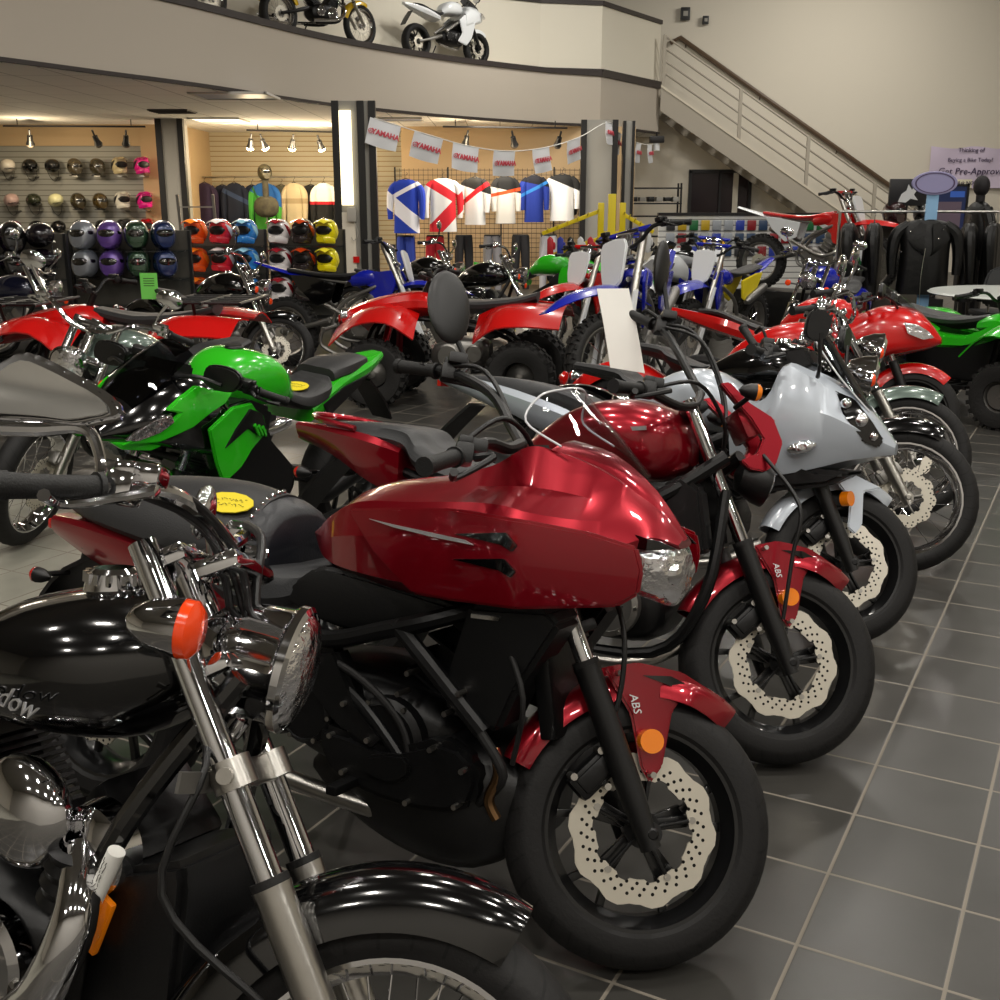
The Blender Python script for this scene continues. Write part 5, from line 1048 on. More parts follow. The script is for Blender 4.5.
    if panel:
        g = G(); g.slab([(-1.15, .62), (-.9, .66), (-.5, .64), (-.2, .7), (-.25, .4), (-.4, .32), (-1.0, .32)], .18, .08, bev=.02); g.mirror(); t.a(g, 'side_panel', blackp)
        g = G(); g.slab([(-1.4, .86), (-1.15, .8), (-.9, .72), (-.5, .7), (-.25, .82), (-.1, .86), (-.14, .74), (-.5, .6), (-.95, .6), (-1.3, .74)], .17, .11, bev=.02, k=2); g.mirror(); t.a(g, 'side_stripe', paint)
    if rack:
        for x0, x1, z in ((.38, -.1, .92), (-1.0, -1.55, .94)):
            g = G()
            for q in (-.3, -.15, 0, .15, .3): g.cyl((x0, q, z), (x1, q, z), .01, n=6)
            for q in (x0, (x0 + x1) / 2, x1): g.cyl((q, -.36, z), (q, .36, z), .012, n=6)
            for q in (-.2, .2): g.cyl((x0 * .7 + x1 * .3, q, z), (x0 * .7 + x1 * .3, q * .6, z - .18), .012, n=6)
            t.a(g, 'cargo_rack', blackm)
    if sticker:
        g = G(); g.box((-.02, .46, .78), (.13, .1, .004), M.Rotation(R(-24), 4, 'X')); o = t.a(g, 'price_card', paperm)
    return t
# the rest of the right-hand row
cruiser('black cruiser with chrome spoked wheel and steel fork, fourth front wheel down the right-hand row', 1.79, 4.83, -27, 9, 20, blackg)
cruiser('red tank cruiser with a grey-green front fender at the far end of the row', 2.12, 5.72, -27, 9, 20, redb, sagep)
sport('small red sport bike with half fairing and clear windscreen beside the green quad', 2.62, 7.05, -27, 9, 15, redb, scr=screen_c)
# left and middle of the floor
cruiser('grey-green cruiser with round chrome headlight and amber signals left of the green sport bike', -2.3, 5.25, -115, 6, 18, sagep, rnd=1, side=1)
quadb('red utility quad bike with cargo racks and a white price card', -3.3, 8.2, 176, redb, False, 1.0, True, True)
cruiser('dark navy cruiser at the left edge behind the utility quad', -3.75, 9.75, -20, 8, 15, navyp, rnd=1)
cruiser('black and chrome cruiser with silver headlight beneath the full-face helmets', -2.0, 9.9, -30, 8, 25, blackg, rnd=1)
quadb('red sporty quad bike with angular fenders in the middle of the floor', -.95, 9.45, 170, redb, True)
dirt('blue and black dirt bike behind the red sporty quad, partly hidden', -.75, 10.9, -18, 6, 10, bluep, blackg)
cruiser('black street motorcycle below the blue and white jersey', -.35, 12.7, -30, 8, 20, blackg)
cruiser('second black street motorcycle under the middle jerseys, with grey seat', .35, 11.7, -30, 8, 20, blackg, seat=seatg, mirrors=(1,))
sport('lime green sport bike far back below the white jersey', 1.1, 12.9, -28, 8, 15, greenp, belly=blackp)
dirt('red and white dirt bike with red front fender left of the blue one', .6, 10.5, -122, 3, -10, redb, whitep)
dirt('blue dirt bike with white number plate and big blue front fender, nearest dirt bike', .82, 8.35, -108, 3, -36, bluep, bluep, scale=1.16)
dirt('blue and white dirt bike with gold fork standing under the dark window', 2.3, 12.7, -100, 3, 5, bluep, whitep, forkc=gold)
dirt('red and white dirt bike with orange-red seat raised on a black platform', 4.5, 13.9, -42, 0, 0, redb, whitep, z=.512, seatc=redb)
cruiser('blue tank cruiser with black fenders in front of the raised red dirt bike', 2.78, 10.9, -128, 4, 10, bluep, blackg)
sport('white and blue sport motorcycle right of the yellow display rack', 1.95, 14.6, -130, 4, 10, whitep, belly=bluep)
dirt('blue dirt bike with yellow trim behind the round black mirror', 1.8, 10.9, -126, 3, 0, bluep, yellowm)
quadb('lime green youth quad bike with black seat at the right edge', 3.98, 8.3, -55, greenp, False, .9, panel=True)
g = G(); g.box((0, 0, .25), (1.9, .6, .5), None, .01); o = g.build('display_platform', blackp); o.matrix_local = TR(3.95, 14.4, .005, 0, 0, -42); tag(o, 'black display platform under the raised red and white dirt bike', 'platform')
# bikes on the balcony
sport('white full-fairing sport bike parked at the balcony edge', -.42, 21.5, 44, 2, 0, whitep, z=3.935, full=True)
b = cruiser('yellow and black motorcycle on the balcony', -2.2, 18.95, 49, 2, 0, mat('yellow_paint', 'd8b018', .25, coat=1), z=3.935)
b = cruiser('blue motorcycle on the balcony, only its front showing', -3.93, 16.35, 58, 2, 0, bluep, z=3.935)
# ================================================================ goods and fittings
def place(meshes, name, label, cat, at, mats, group, sc=1):
    """copy a prototype: meshes = [(part name, mesh)], first is the body, the rest its parts; materials set per object"""
    root = empty(name, label, cat, (0, 0, 0), group=group); root.matrix_world = at @ M.Scale(sc, 4)
    for i, (pn, me) in enumerate(meshes):
        o = bpy.data.objects.new(pn, me); COL.objects.link(o); o.parent = root
        if i < len(mats) and mats[i]: o.material_slots[0].link = 'OBJECT'; o.material_slots[0].material = mats[i]
    return root
def proto(specs):
    out = []
    for pn, g, m in specs:
        o = g.build(pn, m, None); me = o.data; bpy.data.objects.remove(o); out.append((pn, me))
    return out
def pmat(c, rough=.2, metal=0): return mat('paint_' + c, c, rough, metal, coat=.8)
g1 = G(); g1.sup([(-.135, .09, .2, .05), (-.12, .05, .245, .085), (-.06, .01, .285, .115), (0, 0, .29, .122), (.06, .01, .275, .115), (.11, .015, .24, .095), (.135, .03, .12, .06)], 2.2, 4, 24)
g2 = G(); g2.sup([(.02, .12, .21, .1235), (.07, .115, .215, .114), (.118, .12, .205, .08), (.14, .135, .19, .04)], 2.6, 3, 20)
g3 = G(); g3.box((-.05, 0, .005), (.12, .14, .012), None, .004)
FULL = proto([('shell', g1, blackg), ('visor', g2, glass('helmet_visor', '20242c', mixf=.25)), ('neck_roll', g3, blackp)])
g1 = G(); g1.sup([(-.14, .1, .2, .05), (-.12, .06, .25, .085), (-.06, .02, .285, .112), (0, .02, .29, .118), (.05, .03, .28, .11), (.085, .05, .27, .09)], 2.3, 4, 24); g1.hull([(.02, [(0, .09), (.1, .09), (.115, .05), (.1, .02), (0, .02)]), (.1, [(0, .11), (.075, .11), (.09, .07), (.07, .03), (0, .03)]), (.165, [(0, .1), (.035, .1), (.045, .07), (.03, .045), (0, .045)])], 4, 2)
g2 = G(); g2.sup([(.02, .12, .225, .114), (.08, .115, .22, .096), (.1, .13, .21, .07)], 2.6, 3, 20)
g3 = G(); g3.patch([[(.02, q, .285 - 4 * q * q) for q in (-.09, 0, .09)], [(.1, q * .9, .29 - 3 * q * q) for q in (-.09, 0, .09)], [(.19, q * .7, .265 - 3 * q * q) for q in (-.09, 0, .09)]], .006, 3)
g4 = G(); g4.slab([(-.1, .14), (-.03, .2), (.06, .24), (.02, .16), (-.04, .1)], -.121, .008, bev=.002, yf=lambda x, z: 1.2 * (z - .15) ** 2 + 2 * x * x); g4b = G(); g4b.v = [V((v.x, -v.y, v.z)) for v in g4.v]; g4b.f = [tuple(reversed(q)) for q in g4.f]
MX = proto([('shell', g1, blackg), ('eye_port', g2, blackp), ('peak', g3, blackg), ('side_graphic', g4, whitep), ('side_graphic', g4b, whitep)])
g1 = G(); g1.sup([(-.14, .09, .16, .05), (-.12, .06, .23, .09), (-.05, .05, .27, .118), (.04, .07, .275, .115), (.1, .11, .24, .09), (.13, .14, .2, .05)], 2.2, 4, 24)
g2 = G(); g2.patch([[(.09, q, .135 - 2 * q * q) for q in (-.1, 0, .1)], [(.16, q * .8, .12 - 2 * q * q) for q in (-.1, 0, .1)]], .006)
g3 = G(); g3.tube([(0, -.1, .08), (.03, -.06, -.04), (.04, 0, -.09), (.03, .06, -.04), (0, .1, .08)], .005, 6)
HALF = proto([('shell', g1, blackg), ('brim', g2, blackg), ('chin_strap', g3, blackp)])
def helm(kind, label, x, y, z, head, cols, group):
    return place({'f': FULL, 'm': MX, 'h': HALF}[kind], 'helmet', label, 'helmet', M.Translation((x, y, z)) @ M.Rotation(R(head), 4, 'Z'), cols, group, 1.16 if kind == 'm' else 1.08)
def gondola(name, label, x, y, w_, shelves, h, back, d=.36, rot=0, bm=None):
    t = empty(name, label, 'display shelf', (x, y, 0), (0, 0, R(rot)))
    g = G(); g.box((0, d * .55, h / 2 + .03), (w_, .03, h - .06)); g.build('back_panel', back, t)
    g = G(); g.box((0, 0.05, .06), (w_, d + .2, .12)); g.build('base', blackp, t)
    for sx in (-1, 1): g = G(); g.box((sx * w_ / 2, d * .5, h / 2), (.03, .06, h)); g.build('upright', bm or blackp, t)
    for z in shelves: g = G(); g.box((0, .02, z - .014), (w_ - .02, d, .014)); g.build('shelf', lensg if bm is None else bm, t)
    return t
pegb = mat('dark_back_panel', '4a463e', .6)
# left rack: dark helmets; next rack: four full-face; middle rack: motocross helmets
gondola('display_rack', 'glass shelved rack full of dark helmets at the left edge', -4.98, 11.4, 1.2, (1.11, .86, .6), 1.3, pegb)
nm = ('top shelf', 'second shelf', 'lower shelf')
darkc = ['1a1026', '2a1238', '0a0a0c', '120c14', '0c0c10', '30101c']
for r, z in enumerate((1.11, .86)):
    for i in range(4):
        helm('h' if i % 2 else 'f', ('glossy %s helmet, %s in the %s of the leftmost rack' % ('dark purple' if i < 2 else 'black', ('leftmost', 'second from left', 'second from right', 'rightmost')[i], nm[r])), -5.38 + i * .28, 11.36, z, -70 + i * 6, [pmat(darkc[i])], 'dark helmets on the leftmost rack')
gondola('display_rack', 'glass shelved rack holding silver, purple, green and blue full-face helmets', -4.1, 12.55, 1.32, (1.1, .8, .5), 1.3, pegb)
for r, z in enumerate((1.1, .8)):
    for i, (c, cn, v) in enumerate((('8e9298', 'silver', 'a'), ('6a4a9a', 'purple and orange', 'b'), ('28442e', 'dark green', 'c'), ('1c2c58', 'blue', 'd'))):
        helm('f', '%s full-face helmet on the %s of the rack behind the quad' % (cn, nm[r]), -4.53 + i * .29, 12.5, z, -100 + i * 12, [pmat(c, .2, .3)], 'full-face helmets behind the quad')
gondola('display_rack', 'glass shelved rack of orange, red and blue motocross helmets', -3.64, 15.1, 1.05, (1.05, .69, .31), 1.25, pegb)
gondola('display_rack', 'glass shelved rack of white, dark and yellow motocross helmets', -2.56, 15.1, .98, (1.05, .69, .31), 1.25, pegb)
for r, z in enumerate((1.05, .69, .31)):
    for i, (c, c2, cn) in enumerate((('e05010', 'f08020', 'orange'), ('d02030', 'f0e8e8', 'red and white'), ('2a80d0', 'a0d8f0', 'light blue'))):
        helm('m', '%s motocross helmet on the %s of the left motocross rack' % (cn, nm[r]), -3.97 + i * .33, 15.0, z, -108, [pmat(c), None, pmat(c2), pmat(c2), pmat(c2)], 'motocross helmets on glass shelves')
    for i, (c, c2, cn) in enumerate((('e8e4e4', 'a01828', 'white and dark red'), ('2a2022', 'd84818', 'black and orange'), ('e8d808', 'f8e838', 'yellow'))):
        helm('m', '%s motocross helmet on the %s of the right motocross rack' % (cn, nm[r]), -2.88 + i * .31, 15.0, z, -108, [pmat(c), None, pmat(c2), pmat(c2), pmat(c2)], 'motocross helmets on glass shelves')
# helmets on hooks on the slatwall
WH = [[('h', 'e8e0d0', 'cream open helmet'), ('h', '0c0c0c', 'glossy black half helmet'), ('h', '141414', 'black studded half helmet'), ('f', '4a4230', 'camouflage full-face helmet'), ('f', '3a3424', 'dark camouflage full-face helmet'), ('m', 'c8b890', 'tan and black motocross helmet'), ('m', 'e0188a', 'bright pink motocross helmet')],
      [('h', 'c8a8a0', 'pale pink half helmet'), ('h', '2c3020', 'dark olive half helmet'), ('h', 'e8e4b0', 'cream half helmet'), ('f', '38301c', 'brown full-face helmet'), ('f', '4a3a18', 'gold and black full-face helmet'), ('m', 'e0dcd0', 'white and black motocross helmet'), ('m', 'e0188a', 'bright pink motocross helmet')],
      [('h', '805868', 'dusty pink half helmet'), ('h', '101010', 'black half helmet with strap'), ('h', '0c0c0e', 'plain black half helmet'), ('f', '2a2a2c', 'charcoal full-face helmet'), ('f', '161618', 'matt black full-face helmet'), ('m', '3a3a3a', 'dark grey motocross helmet'), ('m', 'b01018', 'red motocross helmet')]]
for r, (row, z) in enumerate(zip(WH, (2.06, 1.44, .95))):
    for i, (k, c, cn) in enumerate(row):
        x = -9.15 + i * .415; h = helm(k, '%s on the %s row of the slatted wall' % (cn, ('upper', 'middle', 'bottom')[r]), x, 21.72, z, -48, [pmat(c), None, pmat(c) if k == 'm' else None, blackp if k == 'm' else None] + [blackp] * (k == 'm'), 'helmets hooked on the slatted wall')
        g = G(); g.box((0, 0, -.01), (.1, .34, .02)); o = g.build('hook', steel, h); o.matrix_world = M.Translation((x, 21.85, z))
# garments
def stripes(cols):
    def f(x, y, z):
        for k, (lo, hi, c, tilt) in enumerate(cols):
            v = z + x * tilt
            yield v.gt(lo) * v.lt(hi), c
    return f
def garment(name, label, cat, x, y, z, h, w_, m, group=None, sleeve=True, pants=False, rz=0, m2=None, flat=.1):
    t = empty(name, label, cat, (x, y, z), (0, 0, R(rz)), group)
    g = G(); k = w_ / 2
    rows = [(0, k * .28, .04), (-.03 * h, k * .62, .06), (-.12 * h, k * .86, .09), (-.4 * h, k * .84, flat), (-.7 * h, k * .86, flat * 1.05), (-h, k * .9, flat)]
    rs = []
    for dz, hw, hd in rows:
        rs.append([V((hw * math.copysign(abs(cos(a)) ** .7, cos(a)) , hd * sin(a) * (1 + .12 * cos(5 * a)), dz)) for a in [2 * pi * j / 28 for j in range(28)]])
    g.rings([smooth([r[j] for r in rs], 3) for j in range(28)] and [[smooth([r[j] for r in rs], 3)[i] for j in range(28)] for i in range((len(rs) - 1) * 3 + 1)]); g.build('body', m, t)
    if sleeve:
        for sd in (-1, 1):
            g = G(); g.tube([(sd * k * .62, 0, -.07 * h), (sd * k * 1.0, 0, -.2 * h), (sd * k * 1.12, -.02, -.45 * h), (sd * k * 1.1, -.04, -.74 * h)], [.055, .07, .06, .045], 10, 4); g.build('sleeve', m2 or m, t)
    g = G(); g.tube([(-k * .7, 0, -.06), (0, 0, .02), (k * .7, 0, -.06)], .008, 6, 2); g.tube([(0, 0, .02), (0, 0, .07), (.03, .0, .1), (.0, .05, .12)], .004, 6); g.build('hanger', mat('black_frame'), t)
    return t
b_ = [(-.5, -.0, 'e8e8ee', .9)]
JW = [('1c3cb0', [(-.75, -.45, 'e8e8f0', .8), (-.22, -.14, 'e8e8f0', -.5)], 'blue and white jersey'), ('d8d8d8', [(-.9, -.55, 'c81828', -1.0), (-.3, -.12, 'c81828', .6)], 'white jersey with red splashes'), ('e4e4e4', [(-.2, .1, '161616', .3), (-.34, -.24, 'c81020', -.7)], 'white jersey with black shoulders and a red band'),
      ('d8d4cc', [(-.24, .1, '181818', .2), (-.3, -.24, 'd85020', -.2)], 'grey jersey with black shoulders and an orange band'), ('16308c', [(-.15, .1, '0c0c18', .2), (-.26, -.2, '2878c0', -.5)], 'deep blue jersey with dark shoulders'), ('f0f0f0', [(-.16, .1, '202020', .4)], 'white jersey with black collar')]
for i, (c, bands, cn) in enumerate(JW):
    m = mat('jersey_' + str(i), c, .85, bump=.2, bscale=12, pattern=stripes(bands))
    w_ = (.52, .55, .44, .42, .4, .5)[i]
    garment('jersey', cn + ' hanging on the wire grid', 'jersey', (-1.66, -1.02, -.45, .1, .62, 1.14)[i], 20.55 + i * .14, 1.97 + .02 * i, .92 if i < 2 else .82, w_, m, 'jerseys hanging on the wire grid', rz=(-8, 10, -20, 20, 8, -8)[i])
t = empty('glove_rack', 'bunch of black and silver riding gloves hanging right of the white jersey', 'gloves', (1.25, 22.08, 1.9)); rnd = random.Random(5)
for i in range(10):
    g = G(); g.ell((rnd.uniform(-.25, .2), rnd.uniform(-.06, .06), -rnd.uniform(.05, .5)), (.06, .05, .1), 8); g.build('glove', blackp if i % 3 else alu, t)
PM = ['2840a0', 'c02030', '202024', '8a8a90', '202024', 'b8b8c0']
for i in range(6):
    m = mat('trousers_' + str(i), PM[i], .8, bump=.2, bscale=12); x = -1.7 + i * .52; t = empty('riding_trousers', ('blue', 'red', 'black', 'grey', 'charcoal', 'pale grey')[i] + ' riding trousers hanging under the jerseys, %s from the left' % names[i], 'trousers', (x, 20.75 + i * .12, .98), (0, 0, R(10 * (i % 3 - 1))), 'riding trousers below the jerseys')
    for sd in (-1, 1): g = G(); g.tube([(sd * .07, 0, 0), (sd * .09, 0, -.35), (sd * .1, .02, -.965)], [.09, .085, .06], 10, 4); g.build('leg', m, t)
    g = G(); g.box((0, 0, .0), (.3, .12, .06), None, .02); g.build('waistband', blackp, t)
t = empty('wire_grid', 'black wire display grid behind the hanging jerseys', 'display grid', (.0, 22.2, 0)); g = G()
for i in range(46): g.cyl((-2.0 + i * .09, 0, .05), (-2.0 + i * .09, 0, 2.2), .005, n=4)
for i in range(24): g.cyl((-2.0, 0, .1 + i * .09), (2.05, 0, .1 + i * .09), .005, n=4)
g.build('grid', mat('black_frame'), t)
for i in range(5): g = G(); g.box((-2.0 + i * 1.01, 0, 1.1), (.03, .03, 2.25)); g.build('post', mat('black_frame'), t)
CW = [('2a1c38', [], 'dark purple shirt', .5), ('141a30', [], 'navy padded jacket', .5), ('10182c', [(-.3, -.2, '304060', .5)], 'midnight blue jacket', .5), ('101a34', [], 'dark blue hoodie', .45), ('4aa83a', [(-.3, .1, '1c5aa0', .5), (-.6, -.5, '2a6a2a', 2)], 'green and blue jersey', .62), ('4a4636', [(-.5, -.3, '2c2a20', 1)], 'camouflage jacket', .55),
      ('b8a888', [(-.4, -.3, '9a8868', 0)], 'tan printed shirt', .5), ('0e0e0e', [], 'black printed shirt', .55), ('e0dcd4', [(-1, -.42, '0e0e0e', 0), (-.42, -.36, 'b01020', 0)], 'white shirt with red and black lower half', .5), ('c8c4bc', [], 'off-white shirt', .4)]
for i, (c, bands, cn, w_) in enumerate(CW):
    m = mat('shirt_' + str(i), c, .85, bump=.2, bscale=10, pattern=stripes(bands) if bands else None)
    garment('hanging_shirt', cn + ' hanging on the slatted clothing wall', 'shirt', -5.95 + i * .3, 23.42 + .24 * (i % 2), 1.95 - .04 * (i % 2), 1.05, w_ * .82, m, 'clothes on the slatted clothing wall', rz=-12 + 8 * (i % 3))
t = empty('clothes_rail', 'dark rail carrying the shirts on the clothing wall', 'rail', (-4.5, 23.65, 2.07)); g = G(); g.cyl((-1.7, 0, 0), (1.95, 0, 0), .012, n=8); g.build('rail', steel, t)
for x in (-1.5, 0, 1.5): g = G(); g.cyl((x, 0, 0), (x, .8, 0), .01, n=6); g.build('bracket', steel, t)
t = empty('mannequin', 'camouflage helmet on a mannequin head above the camouflage jacket', 'mannequin', (-4.62, 22.9, 1.9)); g = G(); g.cyl((0, 0, -.25), (0, 0, .1), .06); g.sup([(-.2, -.5, -.28, .08), (0, -.62, -.2, .25), (.1, -.55, -.26, .1)], 2.4, 3, 16); g.xf(M.Rotation(R(-90), 4, 'Z')); g.build('bust', mat('camo_cloth', '4a4636', .8, var=.7, bscale=9), t); g = G(); g.cyl((0, 0, -1.9), (0, 0, -.3), .015, n=8); g.cyl((0, 0, -1.9), (0, 0, -1.88), .2); g.build('stand', steel, t)
helm('f', 'camouflage full-face helmet worn by the mannequin above the shirts', -4.62, 22.9, 1.99, -60, [mat('camo_paint', '4a4430', .5, var=.7, bscale=14)], None)
g = G()
for sx in (-.28, .28): g.box((sx, .1 - .0, .85), (.04, .03, 1.7), M.Rotation(R(8), 4, 'X'))
for z in (.3, .6, .9, 1.2, 1.5): g.box((0, .1 + (z - .85) * -.14, z), (.56, .06, .02))
o = g.build('step_ladder', alu); o.matrix_local = TR(-4.78, 18.2, .015); tag(o, 'small aluminium step ladder behind the motocross helmets', 'ladder')
# yellow display stand with hooks, black shelf behind it
t = empty('display_stand', 'bright yellow metal display stand with slanting hook arms', 'display stand', (1.45, 15, 0)); ym = mat('yellow_metal', 'e0c808', .4)
g = G(); g.box((0, 0, .85), (.1, .08, 1.7), None, .01); g.box((0, 0, .02), (.6, .5, .04), None, .01); g.build('post', ym, t)
for sx in (-.14, .14): g = G(); g.box((sx, 0, 1.36), (.08, .06, .46), None, .01); g.box((sx * .5, 0, 1.2), (.14, .04, .06)); g.build('side_plate', ym, t)
for k, (x1, z1, x0, z0) in enumerate(((-.9, 1.2, -.12, 1.5), (-.9, .88, -.12, 1.15), (.55, 1.22, .12, 1.46))):
    g = G(); g.bar((x0, 0, z0), (x1, 0, z1), .03, .05)
    for i in range(6): f = (i + .5) / 6; x = x0 + (x1 - x0) * f; z = z0 + (z1 - z0) * f; g.cyl((x, 0, z), (x, -.15, z + .04), .008, n=5)
    g.build('hook_arm', ym, t)
GL = [('b01020', 'red'), ('1a2a90', 'blue'), ('101010', 'black'), ('c8c8c8', 'white')]
for i in range(12):
    c, cn = GL[(i * 5) % 4]; x = 1.45 + (-.8 + (i % 6) * .13 if i < 9 else .2 + (i - 9) * .13); z = (1.05 if i < 6 else .74 if i < 9 else 1.1); t = empty('riding_glove', cn + ' riding glove on a hook of the yellow stand', 'glove', (x, 14.84, z), group='gloves on the yellow stand')
    g = G(); g.sup([(-.04, -.12, .08, .02), (0, -.14, .12, .03), (.04, -.12, .08, .02)], 2.4, 2, 12); g.build('palm', pmat(c, .7), t); g = G(); g.ell((.05, 0, 0), (.02, .02, .05), 8); g.build('thumb', pmat(c, .7), t)
t = empty('shelf_unit', 'black wire shelf unit against the wall under the stairs', 'shelf', (3.05, 23.6, 0)); g = G()
for x in (-.6, .6):
    for y in (-.2, .2): g.cyl((x, y, 0), (x, y, 1.95), .02, n=6)
g.build('post', mat('black_frame'), t)
for z in (.9, 1.3, 1.55, 1.85): g = G(); g.box((0, 0, z), (1.24, .44, .03)); g.build('shelf_board', mat('black_frame'), t)
for i in range(7): g = G(); g.box((-.5 + i * .17, 0, 1.585 + .05), (.13, .3, .1 - .01 * (i % 3)), None, .01); g.build('carton', blackp if i % 2 else colm, t)
# low slatwall partition with packs, and parts shelf
t = empty('low_partition', 'low white slatwall partition with hanging packets below the staircase', 'partition', (4.45, 20, 0)); g = G(); g.box((0, 0, .68), (3.4, .08, 1.36)); g.build('slat_panel', mat('white_slatwall', 'dcdcd8', .5, pattern=lambda x, y, z: iter([(((z / .1).fr() - .5).ab().gt(.42), '6a6a68')])), t)
g = G(); g.box((0, 0, 1.385), (3.44, .14, .05)); g.build('top_rail', mat('black_frame'), t)
rnd = random.Random(9); PC = ['2038a0', '8a1420', 'c0a020', '303034', '9aa0a8', '284060', '186838']; PN = ['blue', 'dark red', 'yellow', 'black', 'silver', 'navy', 'green']
packg = G(); packg.box((0, 0, 0), (.15, .04, .17), None, .01); packp = proto([('packet', packg, paperm)])[0][1]
for i in range(15):
    for j in range(3):
        k = rnd.randrange(7); o = bpy.data.objects.new('packet', packp); COL.objects.link(o); o.location = (2.95 + i * .2, 19.93, 1.2 - j * .22)
        o.material_slots[0].link = 'OBJECT'; o.material_slots[0].material = pmat(PC[k], .4)
        tag(o, '%s packet on the %s row of the low partition' % (PN[k], ('top', 'middle', 'bottom')[j]), 'packet', 'packets on the low slatwall partition')
t = gondola('parts_shelf', 'black shelf with oil bottles and boxes right of the low partition', 6.15, 18.0, 1.6, (1.0, .6), 1.3, pegb, bm=blackp); 
for i, (c, cn, w_, h) in enumerate((('a05020', 'brown oil bottle', .08, .26), ('c02828', 'red bottle', .08, .3), ('d03070', 'pink box', .1, .18), ('c82868', 'magenta box', .1, .2), ('b82060', 'dark pink box', .1, .18), ('d8d8d8', 'white box', .12, .22), ('3858a8', 'large blue jug', .2, .34))):
    g = G(); x = 5.5 + i * .19
    if 'box' in cn: g.box((0, 0, h / 2), (w_, w_, h), None, .008)
    else: g.lathe([(0, 0), (w_ * .5, 0), (w_ * .5, h * .7), (w_ * .25, h * .88), (w_ * .22, h), (0, h)], ax=(0, 0, 1), n=16)
    o = g.build(cn.split()[-1] if 'box' not in cn else 'box', pmat(c, .4)); o.location = (x, 17.98, 1.003); tag(o, cn + ' standing on the parts shelf', cn.split()[-1])
for i in range(6):
    c = ('2a6ab0', '40a060', 'c8c8c8', '2a2a80', 'b03030', '208080')[i]; g = G(); g.box((0, 0, .13), (.13, .13, .26), None, .01); o = g.build('box', pmat(c, .4)); o.location = (5.5 + i * .22, 17.98, .603); tag(o, ('light blue', 'green', 'white', 'deep blue', 'red', 'teal')[i] + ' box on the lower board of the parts shelf', 'box')
# leather corner on the right
lea = mat('black_leather', '050505', .42, bump=.5, bscale=12, spec=.35)
t = garment('leather_jacket', 'large black leather biker jacket with silver studs in front of the rack', 'jacket', 4.66, 12.58, 1.42, .8, .62, lea, rz=-8, flat=.13)
g = G(); g.patch([[(-.1, -.115, -.03), (-.03, -.13, -.05)], [(-.22, -.13, -.2), (-.05, -.16, -.3)], [(-.06, -.15, -.36), (-.03, -.16, -.38)]], .012, 2); g.mirror(0) if 0 else None
g.build('lapel', lea, t); g = G(); g.patch([[(.1, -.115, -.03), (.03, -.13, -.05)], [(.22, -.13, -.2), (.05, -.16, -.3)], [(.06, -.15, -.36), (.03, -.16, -.38)]], .012, 2); g.build('lapel', lea, t)
g = G(); g.tube([(-.03, -.165, -.3), (-.05, -.165, -.6), (-.04, -.165, -.9)], .004, 5); g.build('zip', steel, t)
for x, z in ((-.2, -.12), (.14, -.1), (.1, -.2), (-.28, -.34), (-.12, -.9)): g = G(); g.ell((x, -.15, z), (.012, .012, .012), 8); g.build('stud', chrome, t)
t = empty('garment_rack', 'chrome garment rack with black leather jackets', 'clothes rack', (4.6, 12.75, 0)); g = G(); g.cyl((-.85, 0, 1.5), (.9, 0, 1.5), .014, n=8); g.build('rail', steel, t)
for x in (-.85, .9): g = G(); g.cyl((x, 0, 0), (x, 0, 1.5), .016, n=8); g.cyl((x, -.25, .015), (x, .25, .015), .015, n=8); g.build('stand_leg', steel, t)
for i, (x, w_, lb) in enumerate(((3.86, .42, 'black leather jacket at the left end of the garment rack'), (4.14, .42, 'black leather vest second from the left on the garment rack'), (5.2, .4, 'black leather jacket right of the studded one on the garment rack'), (5.46, .4, 'black leather jacket at the right end of the garment rack'))):
    garment('leather_jacket', lb, 'jacket', x, 12.75, 1.38, .85, w_, lea, 'leather jackets on the chrome rack', rz=70 if i < 3 else 60, flat=.1)
t = empty('display_sign', 'oval pale blue sign on a flat post above the leather jackets', 'sign', (4.68, 12.55, 0)); g = G(); g.box((0, 0, .86), (.13, .02, 1.7), None, .004); g.build('post', mat('pale_blue_card', '7fa8cc', .5), t)
g = G(); g.lathe([(0, -.012), (.24, -.012), (.25, 0), (.24, .012), (0, .012)], ax=(0, 1, 0), n=36); g.xf(M.Translation((0, -.02, 1.8)) @ M.Diagonal((1, 1, .5, 1))); pl = g.build('sign_plate', mat('mauve_card', '8f8bb0', .5), t)
g = G(); g.lathe([(.2, -.002), (.215, -.002), (.215, .004), (.2, .004)], ax=(0, 1, 0), n=36, closed=True); g.xf(M.Translation((0, -.035, 1.8)) @ M.Diagonal((1, 1, .5, 1))); g.build('ring', mat('dark_plum', '4a3a5a', .5), pl)
t = empty('mannequin', 'dark hooded mannequin in black riding jacket and trousers at the right', 'mannequin', (5.55, 13.4, 0)); g = G(); g.ell((0, 0, 1.78), (.09, .1, .12)); g.cyl((0, 0, 1.6), (0, 0, 1.72), .05); g.build('head', mat('dark_hood', '141014', .7), t)
g = G(); g.sup([(-.1, 0, 0, 0)] * 0 + [(-.13, 1.0, 1.5, .1), (-.08, .9, 1.58, .2), (0, .88, 1.62, .24), (.08, .9, 1.58, .2), (.13, 1.0, 1.5, .1)], 2.6, 3, 20); g.xf(M.Rotation(R(90), 4, 'Z') @ M.Rotation(R(0), 4, 'X')) if 0 else None; g.build('jacket', lea, t)
for sd in (-1, 1):
    g = G(); g.tube([(0, sd * .2, 1.52), (.03, sd * .3, 1.3), (.02, sd * .28, 1.0)], [.07, .065, .05], 10, 4); g.build('sleeve', lea, t); g = G(); g.tube([(0, sd * .1, .95), (0, sd * .11, .5), (0, sd * .11, .04)], [.1, .085, .07], 10, 4); g.build('trouser_leg', mat('black_frame'), t)
